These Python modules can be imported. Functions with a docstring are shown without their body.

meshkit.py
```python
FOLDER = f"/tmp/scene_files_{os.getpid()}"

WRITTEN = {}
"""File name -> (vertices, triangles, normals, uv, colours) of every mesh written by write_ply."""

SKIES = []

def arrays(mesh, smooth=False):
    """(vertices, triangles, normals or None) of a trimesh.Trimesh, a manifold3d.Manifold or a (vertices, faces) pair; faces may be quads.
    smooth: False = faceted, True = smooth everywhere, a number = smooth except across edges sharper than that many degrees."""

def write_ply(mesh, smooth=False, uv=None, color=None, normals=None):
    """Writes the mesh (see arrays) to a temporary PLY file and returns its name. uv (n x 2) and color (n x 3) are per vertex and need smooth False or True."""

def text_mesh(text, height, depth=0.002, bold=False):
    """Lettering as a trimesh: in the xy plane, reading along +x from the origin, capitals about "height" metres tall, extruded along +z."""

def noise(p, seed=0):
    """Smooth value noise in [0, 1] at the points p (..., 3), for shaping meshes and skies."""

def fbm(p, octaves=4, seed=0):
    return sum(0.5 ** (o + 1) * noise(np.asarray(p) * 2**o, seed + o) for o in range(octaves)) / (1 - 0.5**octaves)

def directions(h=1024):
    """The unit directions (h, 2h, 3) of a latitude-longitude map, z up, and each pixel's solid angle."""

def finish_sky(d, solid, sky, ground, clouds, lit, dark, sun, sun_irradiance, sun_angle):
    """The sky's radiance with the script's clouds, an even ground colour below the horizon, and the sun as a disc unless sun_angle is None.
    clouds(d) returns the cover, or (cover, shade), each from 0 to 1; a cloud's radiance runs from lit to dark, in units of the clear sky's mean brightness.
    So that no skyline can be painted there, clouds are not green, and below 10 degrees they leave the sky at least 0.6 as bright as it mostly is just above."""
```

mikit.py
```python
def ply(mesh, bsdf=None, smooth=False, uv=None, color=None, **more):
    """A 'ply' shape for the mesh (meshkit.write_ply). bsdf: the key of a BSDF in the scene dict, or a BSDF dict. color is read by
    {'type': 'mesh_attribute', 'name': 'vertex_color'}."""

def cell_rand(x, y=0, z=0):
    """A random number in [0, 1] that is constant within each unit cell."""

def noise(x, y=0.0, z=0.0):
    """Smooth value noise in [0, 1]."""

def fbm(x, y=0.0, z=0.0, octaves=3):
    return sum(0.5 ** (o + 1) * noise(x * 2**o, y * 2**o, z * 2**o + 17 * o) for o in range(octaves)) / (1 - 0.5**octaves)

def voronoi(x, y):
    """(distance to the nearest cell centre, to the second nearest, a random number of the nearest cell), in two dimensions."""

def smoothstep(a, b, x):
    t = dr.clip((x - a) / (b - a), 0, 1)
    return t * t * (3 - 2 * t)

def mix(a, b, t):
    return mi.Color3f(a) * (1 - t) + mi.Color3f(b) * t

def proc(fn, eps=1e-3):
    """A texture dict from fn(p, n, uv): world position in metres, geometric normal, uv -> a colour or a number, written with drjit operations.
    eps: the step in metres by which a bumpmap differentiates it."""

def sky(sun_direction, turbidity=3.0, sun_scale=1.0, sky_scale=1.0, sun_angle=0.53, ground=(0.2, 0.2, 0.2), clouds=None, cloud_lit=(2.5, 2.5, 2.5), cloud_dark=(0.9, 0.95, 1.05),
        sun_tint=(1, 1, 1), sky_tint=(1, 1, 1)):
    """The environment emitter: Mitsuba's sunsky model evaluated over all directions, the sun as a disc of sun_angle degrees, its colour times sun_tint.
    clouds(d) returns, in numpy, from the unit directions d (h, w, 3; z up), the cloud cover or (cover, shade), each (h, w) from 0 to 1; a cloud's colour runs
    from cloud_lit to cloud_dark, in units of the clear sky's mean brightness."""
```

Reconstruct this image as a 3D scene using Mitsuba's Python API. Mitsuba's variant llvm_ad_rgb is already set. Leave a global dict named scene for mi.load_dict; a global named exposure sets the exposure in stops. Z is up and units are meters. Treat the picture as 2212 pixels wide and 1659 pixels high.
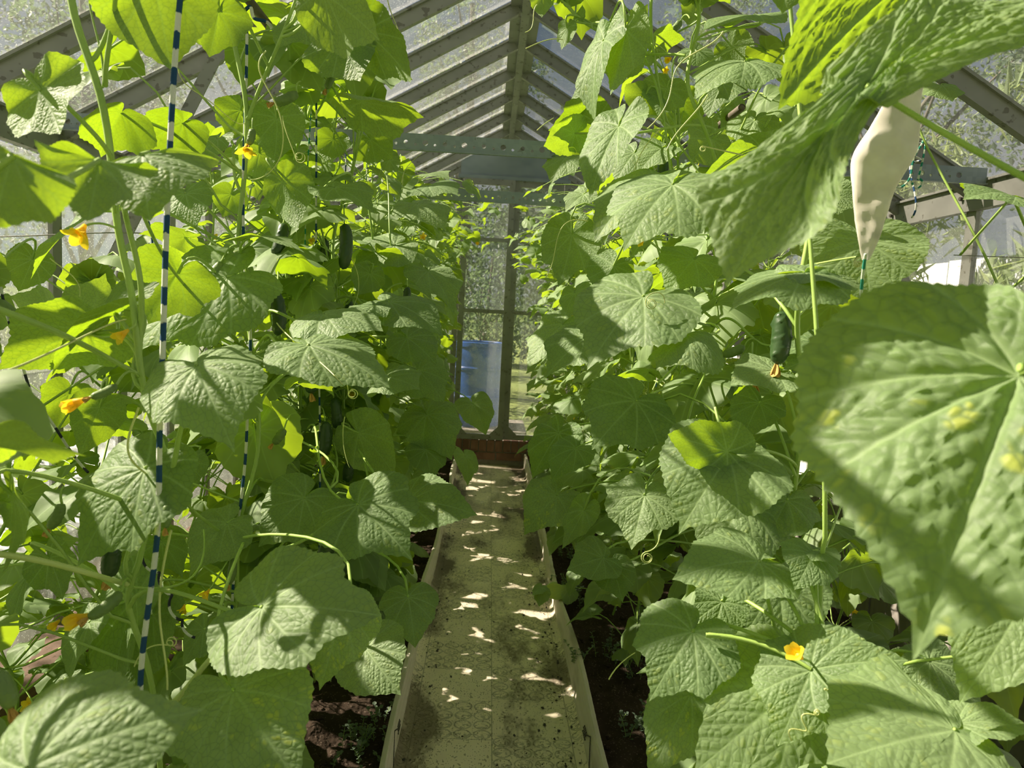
import math, random
import numpy as np, trimesh, drjit as dr, mitsuba as mi, mikit, meshkit
from shapely.geometry import Polygon, Point
from scipy.interpolate import PchipInterpolator, CubicSpline

# ------------------------------------------------------------------ camera, sky, exposure
T = mi.ScalarTransform4f
scene, labels = {}, {}
FPX, CX, CY = 1560.0, 1106.0, 829.5
CAM = np.array([0.0, 0.0, 1.40])
_yaw, _pitch, _roll = math.radians(1.98), math.radians(-5.62), math.radians(3.0)
FWD = np.array([math.sin(_yaw) * math.cos(_pitch), math.cos(_yaw) * math.cos(_pitch), math.sin(_pitch)])
_r0 = np.cross(FWD, [0, 0, 1.0]); _r0 /= np.linalg.norm(_r0)
_u0 = np.cross(_r0, FWD)
UP = _u0 * math.cos(_roll) - _r0 * math.sin(_roll)
RIGHT = _r0 * math.cos(_roll) + _u0 * math.sin(_roll)
scene['camera'] = {'type': 'thinlens', 'fov': 2 * math.degrees(math.atan(CX / FPX)), 'fov_axis': 'x', 'near_clip': 0.02, 'far_clip': 300.0,
                   'aperture_radius': 0.0016, 'focus_distance': 1.7,
                   'to_world': T().look_at(origin=CAM.tolist(), target=(CAM + FWD).tolist(), up=UP.tolist())}
SUN = np.array([-0.74, 0.15, 0.68]); SUN /= np.linalg.norm(SUN)


def sky_clouds(d):
    p = np.stack([d[..., 0] * 3, d[..., 1] * 3, d[..., 2] * 6], -1)
    c = meshkit.fbm(p + 4.0, 5, 3)
    return np.clip((c - 0.33) * 3.4, 0.05, 0.85)


scene['sky'] = mikit.sky(SUN.tolist(), turbidity=3.0, sun_scale=4.3, sky_scale=0.56, ground=(0.12, 0.16, 0.06), clouds=sky_clouds, cloud_lit=(3.0, 3.0, 3.05), cloud_dark=(1.5, 1.55, 1.65), sun_tint=(0.93, 1.0, 1.10), sky_tint=(0.95, 1.0, 1.05))
exposure = 1.4

# ------------------------------------------------------------------ helpers
RNG = np.random.default_rng(7)


def unit(v):
    v = np.asarray(v, float)
    return v / (np.linalg.norm(v) + 1e-12)


def at(px, py, d):
    """World point at depth d (metres along the view axis) seen at photograph pixel (px, py)."""
    return CAM + d * (FWD + (px - CX) / FPX * RIGHT - (py - CY) / FPX * UP)


def project(p):
    v = np.asarray(p) - CAM
    d = v @ FWD
    s = np.maximum(d, 1e-3)
    return CX + FPX * (v @ RIGHT) / s, CY - FPX * (v @ UP) / s, d


COUNT = {}


def numbered(name):
    n = COUNT.get(name, 0)
    COUNT[name] = n + 1
    return name if n == 0 else f'{name}_{n:03d}'


def part(holder, name, shape):
    key = numbered(f'{holder}__{name}')
    scene[key] = shape
    return key


def tag(key, label=None, cat=None, group=None, kind=None):
    d = labels.setdefault(key, {})
    for k, v in (('label', label), ('category', cat), ('group', group), ('kind', kind)):
        if v:
            d[k] = v
    return key


def thing(name, label, cat, group=None):
    return tag(numbered(name), label, cat, group)


def struct(name, label):
    return tag(numbered(name), label, kind='structure')


def box(x0, x1, y0, y1, z0, z1):
    m = trimesh.creation.box((x1 - x0, y1 - y0, z1 - z0))
    m.apply_translation(((x0 + x1) / 2, (y0 + y1) / 2, (z0 + z1) / 2))
    return m


def beam(p0, p1, w, h, up=(0, 0, 1)):
    """A bar of width w (across) and height h (along up) from p0 to p1."""
    p0, p1 = np.asarray(p0, float), np.asarray(p1, float)
    L = np.linalg.norm(p1 - p0)
    z = (p1 - p0) / L
    x = unit(np.cross(up, z)); y = np.cross(z, x)
    m = trimesh.creation.box((w, h, L))
    M = np.eye(4); M[:3, 0], M[:3, 1], M[:3, 2], M[:3, 3] = x, y, z, (p0 + p1) / 2
    m.apply_transform(M)
    return m


def cat(*ms):
    return trimesh.util.concatenate([m if isinstance(m, trimesh.Trimesh) else trimesh.Trimesh(m[0], m[1], process=False) for m in ms])


def spline(pts, n):
    pts = np.asarray(pts, float)
    if len(pts) == 2:
        return pts[0] + np.linspace(0, 1, n)[:, None] * (pts[1] - pts[0])
    t = np.r_[0, np.cumsum(np.linalg.norm(np.diff(pts, axis=0), axis=1) + 1e-9)]
    return CubicSpline(t, pts)(np.linspace(0, t[-1], n))


def tube(points, radii, sides=6, cap=True):
    p = np.asarray(points, float)
    t = np.gradient(p, axis=0)
    t /= np.linalg.norm(t, axis=1, keepdims=True) + 1e-12
    a = np.zeros_like(p)
    a0 = unit(np.cross(t[0], [0.31, 0.9, 0.2] if abs(t[0] @ unit([0.31, 0.9, 0.2])) < 0.95 else [1, 0, 0]))
    for i in range(len(p)):
        a0 = unit(a0 - t[i] * (a0 @ t[i]))
        a[i] = a0
    b = np.cross(t, a)
    ang = np.arange(sides) * 2 * np.pi / sides
    r = np.broadcast_to(radii, (len(p),))
    v = (p[:, None] + r[:, None, None] * (np.cos(ang)[None, :, None] * a[:, None] + np.sin(ang)[None, :, None] * b[:, None])).reshape(-1, 3)
    i, j = np.meshgrid(np.arange(len(p) - 1), np.arange(sides), indexing='ij')
    q = np.stack([i * sides + j, i * sides + (j + 1) % sides, (i + 1) * sides + (j + 1) % sides, (i + 1) * sides + j], -1).reshape(-1, 4)
    f = np.vstack([q[:, [0, 1, 2]], q[:, [0, 2, 3]]])
    if cap:
        n = len(v)
        v = np.vstack([v, p[:1], p[-1:]])
        k = np.arange(sides)
        f = np.vstack([f, np.stack([np.full(sides, n), (k + 1) % sides, k], 1), np.stack([np.full(sides, n + 1), n - sides + k, n - sides + (k + 1) % sides], 1)])
    return trimesh.Trimesh(v, f, process=False)


def mat(**k):
    """principled, two-sided"""
    return {'type': 'twosided', 'b': {'type': 'principled', **{a: ({'type': 'rgb', 'value': list(v)} if isinstance(v, (tuple, list)) else v) for a, v in k.items()}}}


def rgb(*v):
    return {'type': 'rgb', 'value': list(v)}


# ------------------------------------------------------------------ materials
N, FB, SS, MX = mikit.noise, mikit.fbm, mikit.smoothstep, mikit.mix


def alu_col(p, n, uv):
    a = FB(p.x * 9, p.y * 9, p.z * 9)
    s = SS(0.62, 0.72, FB(p.x * 45, p.y * 45, p.z * 45))
    return MX(MX((0.20, 0.20, 0.185), (0.31, 0.31, 0.29), a), (0.11, 0.10, 0.08), s * 0.7)


scene['aluminium'] = mat(base_color=mikit.proc(alu_col), roughness=0.5, metallic=0.25, specular=0.5)


def galv_col(p, n, uv):
    a = mikit.cell_rand(dr.floor(p.x * 60 + N(p.x * 20, p.z * 20) * 2), dr.floor(p.z * 60 + p.y * 60))
    b = FB(p.x * 14, p.y * 14, p.z * 14)
    return MX(MX((0.22, 0.27, 0.285), (0.32, 0.37, 0.38), a * 0.5 + b * 0.5), (0.14, 0.13, 0.10), SS(0.72, 0.80, FB(p.x * 60, p.y * 60, p.z * 60)) * 0.6)


scene['galvanised'] = mat(base_color=mikit.proc(galv_col), roughness=0.42, metallic=0.45, specular=0.5)
scene['panel_grey'] = mat(base_color=mikit.proc(lambda p, n, uv: MX((0.17, 0.21, 0.24), (0.26, 0.30, 0.33), FB(p.x * 8, p.z * 14, 3.0))), roughness=0.55)
scene['rubber'] = mat(base_color=(0.03, 0.03, 0.03), roughness=0.7)
scene['steel'] = mat(base_color=(0.10, 0.09, 0.08), roughness=0.5, metallic=0.4)


def dust(lo, hi):
    def f(p, n, uv):
        streak = FB(p.x * 30 + p.y * 30, p.z * 3.0, 1.0)
        speck = SS(0.70, 0.80, N(p.x * 170, p.y * 170, p.z * 170)) * 0.45
        patch = FB(p.x * 2.2, p.y * 2.2, p.z * 2.2)
        return dr.clip(lo + (hi - lo) * (streak * 0.6 + patch * 0.4) + speck * (hi * 2.0), 0, 0.9)
    return f


def glass(lo, hi):
    return {'type': 'blendbsdf', 'weight': mikit.proc(dust(lo, hi)), 'a': {'type': 'thindielectric'},
            'b': {'type': 'principledthin', 'base_color': rgb(0.58, 0.61, 0.57), 'diff_trans': 1.0, 'roughness': 0.9, 'spec_trans': 0.0}}


scene['glass_roof'] = glass(0.07, 0.22)
scene['glass_wall'] = glass(0.12, 0.38)
scene['glass_end'] = glass(0.13, 0.36)

# ------------------------------------------------------------------ greenhouse shell
AX, HALF, ZE, ZR, YB, YF = 0.10, 1.70, 1.967, 2.93, 6.55, -0.17
XL, XR = AX - HALF, AX + HALF
BAY = 0.48
YS = [YB - BAY * k for k in range(15)]
SL = (ZR - ZE) / HALF

roof = struct('ceiling', 'pitched greenhouse roof of dusty glass panes in grey aluminium rafters')
part(roof, 'ridge_beam', mikit.ply(cat(box(AX - .055, AX + .055, YF, YB, ZR - .045, ZR + .02), box(AX - .075, AX + .075, YF, YB, ZR - .055, ZR - .047), box(AX - .02, AX + .02, YF, YB, ZR - .075, ZR - .055)), 'aluminium'))
for y in YS:
    for s in (-1, 1):
        a, b = (AX + s * HALF, y, ZE), (AX + s * .05, y, ZR - .03)
        n = unit([s * SL, 0, 1.0])
        a, b = np.array(a), np.array(b)
        m = cat(beam(a - n * .030, b - n * .030, .022, .052, n), beam(a + n * .000, b + n * .000, .046, .010, n), beam(a - n * .058, b - n * .058, .030, .006, n))
        part(roof, 'rafter', mikit.ply(m, 'aluminium'))
bolt = trimesh.creation.cylinder(.008, .014, sections=6)
for y in YS[:11]:
    for s in (-1, 1):
        m = bolt.copy(); m.apply_transform(trimesh.transformations.rotation_matrix(math.pi / 2, [0, 1, 0])); m.apply_translation((AX + s * .06, y + .02, ZR - .02))
        m2 = m.copy(); m2.apply_translation((0, -.04, -.012))
        part(roof, 'bolt', mikit.ply(cat(m, m2), 'steel'))
for k in range(14):
    for s in (-1, 1):
        n = unit([s * SL, 0, 1.0])
        a, b = np.array((AX + s * HALF, 0, ZE)) + n * .008, np.array((AX + s * .05, 0, ZR - .03)) + n * .008
        for (t0, t1) in ((0, .52), (.50, 1.0)):
            c0, c1 = a + (b - a) * t0 + n * (.006 if t0 else 0), a + (b - a) * t1 + n * (.006 if t0 else 0)
            y0, y1 = YS[k + 1] + .006, YS[k] - .006
            v = np.array([[c0[0], y0, c0[2]], [c0[0], y1, c0[2]], [c1[0], y1, c1[2]], [c1[0], y0, c1[2]]])
            part(roof, 'pane', mikit.ply((v, np.array([[0, 1, 2], [0, 2, 3]])), 'glass_roof'))

GUT = {}
for s, nm, zb in ((-1, 'wall_left', .13), (1, 'wall_right', .52)):
    w = struct(nm, ('left' if s < 0 else 'right') + ' greenhouse wall of streaked dusty glass between grey aluminium posts')
    x = AX + s * HALF
    part(w, 'eave_beam', mikit.ply(cat(box(min(x, x - s * .035), max(x, x - s * .035), YF, YB, ZE - .10, ZE), box(min(x - s * .05, x + s * .05), max(x - s * .05, x + s * .05), YF, YB, ZE - .006, ZE + .003)), 'aluminium'))
    for y in YS:
        part(w, 'post', mikit.ply(cat(box(x - .016, x + .016, y - .012, y + .012, .0, ZE), box(x - s * .012 - .004, x - s * .012 + .004, y - .028, y + .028, .0, ZE - .1)), 'aluminium'))
    for k in range(14):
        y0, y1 = YS[k + 1] + .012, YS[k] - .012
        for z0, z1 in ((zb, 1.12), (1.10, ZE - .1)):
            xx = x + s * (.004 if z0 < 1 else .010)
            v = np.array([[xx, y0, z0], [xx, y1, z0], [xx, y1, z1], [xx, y0, z1]])
            part(w, 'pane', mikit.ply((v, np.array([[0, 1, 2], [0, 2, 3]])), 'glass_wall'))
    for k, y in enumerate(YS[1:12]):
        m = bolt.copy(); m.apply_transform(trimesh.transformations.rotation_matrix(math.pi / 2, [0, 1, 0])); m.apply_translation((x - s * .042, y + .03, ZE - .05))
        part(w, 'bolt', mikit.ply(m, 'steel'))
    # knee braces at the cross beams
    for y in (2.62, 3.72, 4.82):
        xb = AX + s * 1.10
        p0, p1 = np.array((xb, y + .03, ZE + SL * (HALF - 1.10) - .07)), np.array((AX + s * 1.60, y + .03, 1.22))
        part(w, 'brace', mikit.ply(cat(beam(p0, p1, .045, .006, (0, 1, 0)), beam(p0 + [0, .02, 0] , p1 + [0, .02, 0], .006, .045, (0, 1, 0))), 'aluminium'))

# end wall with sliding doors
we = struct('wall_end', 'end wall of the greenhouse, glazed gable above a grey panel and a brick base')
DX0, DX1, DZ0, DZ1 = -.29, .60, .24, 2.56
part(we, 'header_panel', mikit.ply(cat(box(DX0 - .03, DX1 + .03, YB - .03, YB + .01, DZ1 + .03, DZ1 + .22), box(DX0 - .05, DX1 + .05, YB - .05, YB + .0, DZ1, DZ1 + .03)), 'panel_grey'))
for x in (XL, -1.05, DX0 - .03, DX1 + .03, 1.25, XR):
    zt = ZE + SL * (HALF - abs(x - AX)) - .02
    part(we, 'post', mikit.ply(box(x - .025, x + .025, YB - .02, YB + .02, .2, zt), 'aluminium'))
for (x0, x1) in ((XL, -1.05), (-1.05, DX0 - .03), (DX1 + .03, 1.25), (1.25, XR)):
    for z0, z1 in ((.24, 1.15), (1.15, ZE)):
        v = np.array([[x0, YB, z0], [x1, YB, z0], [x1, YB, z1], [x0, YB, z1]])
        part(we, 'pane', mikit.ply((v, np.array([[0, 1, 2], [0, 2, 3]])), 'glass_end'))
    za, zb2 = ZE + SL * (HALF - abs(x0 - AX)), ZE + SL * (HALF - abs(x1 - AX))
    v = np.array([[x0, YB, ZE], [x1, YB, ZE], [x1, YB, zb2], [x0, YB, za]])
    part(we, 'pane', mikit.ply((v, np.array([[0, 1, 2], [0, 2, 3]])), 'glass_end'))
    part(we, 'rail', mikit.ply(cat(box(x0, x1, YB - .015, YB + .015, ZE - .02, ZE + .02), box(x0, x1, YB - .015, YB + .015, 1.135, 1.165)), 'aluminium'))
zt = DZ1 + .22
v = np.array([[DX0, YB, zt], [DX1, YB, zt], [AX, YB, ZR - .03]])
part(we, 'pane', mikit.ply((v, np.array([[0, 1, 2]])), 'glass_end'))
for s in (-1, 1):
    part(we, 'gable_bar', mikit.ply(beam((AX + s * HALF, YB, ZE), (AX, YB, ZR), .05, .05, unit([s * SL, 0, 1])), 'aluminium'))


def brick_col(p, n, uv):
    return MX((0.13, 0.060, 0.042), (0.21, 0.11, 0.085), FB(p.x * 30, p.y * 30, p.z * 30)) * (0.75 + 0.5 * mikit.cell_rand(dr.floor(p.x * 14.3), dr.floor(p.z * 13)))


scene['brick'] = mat(base_color=mikit.proc(brick_col), roughness=0.9)
scene['mortar'] = mat(base_color=mikit.proc(lambda p, n, uv: MX((0.16, 0.14, 0.12), (0.28, 0.25, 0.22), FB(p.x * 40, p.y * 40, p.z * 40))), roughness=0.95)
part(we, 'mortar', mikit.ply(box(XL, XR, YB - .055, YB + .055, -.05, .232), 'mortar'))
rb = random.Random(3)
for i in range(46):
    x = XL + .01 + i * .0735
    part(we, 'brick', mikit.ply(box(x, x + .064, YB - .062 - rb.random() * .006, YB + .06, .135, .24 - rb.random() * .008), 'brick'))
for row in range(1):
    for i in range(14):
        x = XL + i * .245
        part(we, 'brick', mikit.ply(box(x, x + .232, YB - .063 - rb.random() * .005, YB + .06, .058, .124), 'brick'))
for j, (x0, x1, yo) in enumerate(((DX0, .165, -.04), (.165, DX1, -.01))):
    d = struct('door_%d' % (j + 1), 'sliding greenhouse door leaf with aluminium frame and streaked glass' + (', left leaf with blue barrel behind' if j == 0 else ', right leaf hidden by leaves'))
    y = YB + yo
    fr = [box(x0, x0 + .05, y - .015, y + .015, DZ0, DZ1), box(x1 - .05, x1, y - .015, y + .015, DZ0, DZ1), box(x0, x1, y - .015, y + .015, DZ0, DZ0 + .05), box(x0, x1, y - .015, y + .015, DZ1 - .05, DZ1), box(x0, x1, y - .018, y + .018, 1.385, 1.42), box(x0, x1, y - .015, y + .015, 2.02, 2.05)]
    part(d, 'frame', mikit.ply(cat(*fr), 'aluminium'))
    for s, xc in ((1, x0 + .05), (-1, x1 - .05)):
        tri = trimesh.creation.extrude_polygon(Polygon([(0, 0), (s * .075, 0), (0, .075)]), .004)
        tri.apply_transform(trimesh.transformations.rotation_matrix(math.pi / 2, [1, 0, 0])); tri.apply_translation((xc, y - .016, DZ0 + .05))
        part(d, 'corner_plate', mikit.ply(tri, 'aluminium'))
    for z0, z1 in ((DZ0 + .05, 1.385), (1.42, 2.02), (2.05, DZ1 - .05)):
        v = np.array([[x0 + .05, y, z0], [x1 - .05, y, z0], [x1 - .05, y, z1], [x0 + .05, y, z1]])
        part(d, 'pane', mikit.ply((v, np.array([[0, 1, 2], [0, 2, 3]])), 'glass_end'))

# perforated cross beams
for j, (y, lab) in enumerate(((2.60, 'nearer perforated galvanised steel cross beam spanning the greenhouse at eave height'), (3.70, 'farther perforated galvanised steel cross beam, half hidden by vine tops'))):
    b = thing('cross_beam', lab, 'beam')
    zc = ZE - .02
    face = Polygon([(XL + .05, 0), (XR - .05, 0), (XR - .05, .052), (XL + .05, .052)])
    holes = []
    rx = random.Random(j + 1)
    x, k = XL + .12, 0
    while x < XR - .12:
        r = (.0100, .0050, .0078, .0050)[k % 4]
        holes.append(Point(x, (.026 + (.006 if k % 4 in (1, 3) else 0) * (-1) ** k)).buffer(r, 5))
        x += .034; k += 1
    for h in holes:
        face = face.difference(h)
    m = trimesh.creation.extrude_polygon(face, .004)
    m.apply_transform(trimesh.transformations.rotation_matrix(math.pi / 2, [1, 0, 0])); m.apply_translation((0, y, zc))
    part(b, 'web', mikit.ply(m, 'galvanised'))
    part(b, 'flange', mikit.ply(cat(box(XL + .05, XR - .05, y - .004, y + .045, zc + .052, zc + .056), box(XL + .05, XR - .05, y - .014, y, zc - .003, zc + .001)), 'galvanised'))

# ------------------------------------------------------------------ ground, beds, path


def grass_col(p, n, uv):
    a = FB(p.x * 3, p.y * 3, 0.0)
    b = N(p.x * 60, p.y * 60)
    return MX(MX((0.06, 0.10, 0.02), (0.16, 0.20, 0.05), a), (0.20, 0.20, 0.08), b * 0.4)


scene['grass'] = mat(base_color=mikit.proc(grass_col), roughness=0.9)
g = struct('ground', 'rough grassy ground around the greenhouse')
gx, gy = np.meshgrid(np.linspace(-30, 30, 61), np.linspace(-20, 40, 61))
gz = meshkit.fbm(np.stack([gx, gy, gx * 0], -1) * .5, 3) * .12 - .16
gv = np.stack([gx, gy, gz], -1).reshape(-1, 3)
ii, jj = np.meshgrid(np.arange(60), np.arange(60), indexing='ij')
gq = np.stack([ii * 61 + jj, ii * 61 + jj + 1, (ii + 1) * 61 + jj + 1, (ii + 1) * 61 + jj], -1).reshape(-1, 4)
scene[g] = mikit.ply((gv, gq), 'grass', smooth=True)


def soil_col(p, n, uv):
    a = FB(p.x * 14, p.y * 14, p.z * 14)
    b = SS(0.70, 0.82, N(p.x * 220, p.y * 220, p.z * 220))
    return MX(MX((0.022, 0.016, 0.012), (0.062, 0.046, 0.034), a), (0.16, 0.125, 0.10), b * 0.5)


scene['soil'] = {'type': 'twosided', 'b': {'type': 'bumpmap', 'scale': 0.012, 't': mikit.proc(lambda p, n, uv: FB(p.x * 70, p.y * 70, p.z * 70, octaves=3), eps=2e-3), 'b': {'type': 'diffuse', 'reflectance': mikit.proc(soil_col)}}}
fl = struct('floor', 'dark crumbly soil beds on both sides of the path')
PXL, PXR = -.245, .385            # outer faces of the path boards


def soil_bed(x0, x1, seed):
    nx, ny = 60, 330
    X, Y = np.meshgrid(np.linspace(x0, x1, nx), np.linspace(YF, YB - .06, ny))
    P = np.stack([X, Y, X * 0 + seed], -1)
    Z = .035 + .05 * (meshkit.fbm(P * 4, 3, seed) - .5) + .05 * (meshkit.fbm(P * 22, 3, seed + 5) - .45)
    v = np.stack([X, Y, Z], -1).reshape(-1, 3)
    i, j = np.meshgrid(np.arange(ny - 1), np.arange(nx - 1), indexing='ij')
    q = np.stack([i * nx + j, i * nx + j + 1, (i + 1) * nx + j + 1, (i + 1) * nx + j], -1).reshape(-1, 4)
    return (v, q), v


for x0, x1, sd in ((XL + .02, PXL, 1), (PXR, XR - .02, 2)):
    m, v = soil_bed(x0, x1, sd)
    uvs = v[:, :2]
    k = part(fl, 'soil_bed', mikit.ply(m if False else trimesh.Trimesh(v, np.vstack([m[1][:, [0, 1, 2]], m[1][:, [0, 2, 3]]]), process=False), 'soil', smooth=True, uv=uvs))
    r = np.random.default_rng(sd)
    clods = []
    ico = trimesh.creation.icosphere(1, 1.0)
    sel = r.choice(len(v), 700, replace=False)
    for s in sel:
        if v[s, 1] < .5 or v[s, 1] > 5:
            continue
        c = ico.vertices * (1 + .35 * (r.random((len(ico.vertices), 1)) - .5)) * r.uniform(.004, .016) * [1, 1, .7] + v[s] + [0, 0, .002]
        clods.append(trimesh.Trimesh(c, ico.faces, process=False))
    tag(part(k, 'clods', mikit.ply(cat(*clods), 'soil', smooth=True, uv=np.vstack([c.vertices[:, :2] for c in clods]))), kind='stuff')


def board_col(p, n, uv):
    g1 = FB(p.x * 30, p.y * 3, p.z * 60)
    d = SS(0.55, 0.75, FB(p.x * 6, p.y * 6, p.z * 14 + 3))
    return MX(MX((0.43, 0.39, 0.32), (0.57, 0.53, 0.45), g1), (0.24, 0.20, 0.15), d * 0.6)


scene['board'] = mat(base_color=mikit.proc(board_col), roughness=0.75)
scene['scratch'] = mat(base_color=(0.05, 0.045, 0.04), roughness=0.9)


def long_board(x, y0, y1, lean, z1):
    n = 24
    ys = np.linspace(y0, y1, n)
    sec = np.array([[-.009, -.02], [.009, -.02], [.009, z1 - .003], [.006, z1], [-.006, z1], [-.009, z1 - .003]])
    v = []
    for yy in ys:
        wob = .010 * math.sin(yy * 2.1 + x * 9) + .006 * math.sin(yy * 5.3)
        for a, b in sec:
            v.append((x + a + lean * b + wob * b / z1, yy, b + .004 * math.sin(yy * 3)))
    v = np.array(v); k = len(sec); f = []
    for i in range(n - 1):
        for j in range(k):
            f.append((i * k + j, i * k + (j + 1) % k, (i + 1) * k + (j + 1) % k, (i + 1) * k + j))
    q = np.array(f)
    tri = np.vstack([q[:, [0, 1, 2]], q[:, [0, 2, 3]]])
    ends = [(0, j + 1, j) for j in range(1, k - 1)] + [((n - 1) * k, (n - 1) * k + j, (n - 1) * k + j + 1) for j in range(1, k - 1)]
    return trimesh.Trimesh(v, np.vstack([tri, ends]), process=False)


for x, y0, y1, lean, lab in ((PXL + .012, -.15, 3.0, -.10, 'long pale board edging the left bed, nearer length'), (PXL + .010, 2.9, YB - .07, -.06, 'pale board edging the left bed, farther length toward the door'),
                             (PXR - .012, -.15, 3.55, .12, 'long pale board edging the right bed, nearer length with scratched marks'), (PXR - .012, 3.45, YB - .07, .10, 'pale board edging the right bed, farther length toward the door')):
    k = thing('bed_board', lab, 'board', 'boards edging the path')
    part(k, 'plank', mikit.ply(long_board(x, y0, y1, lean, .125), 'board'))
    s = 1 if x > 0 else -1
    if y0 < 0:
        marks = []
        for i in range(14):
            yy, zz = 2.18 + .012 * (i % 5), .05 + .012 * (i // 5)
            marks.append(box(x - s * .0105 + lean * zz - .0015, x - s * .0105 + lean * zz + .0015, yy, yy + .006, zz, zz + .004))
        for (ya, za, yb, zb_) in ((2.05, .02, 2.12, .10), (2.12, .10, 2.2, .06), (1.75, .03, 1.80, .09)):
            marks.append(beam((x - s * .0105 + lean * za, ya, za), (x - s * .0105 + lean * zb_, yb, zb_), .003, .003))
        part(k, 'scratch_marks', mikit.ply(cat(*marks), 'scratch'))


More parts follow.
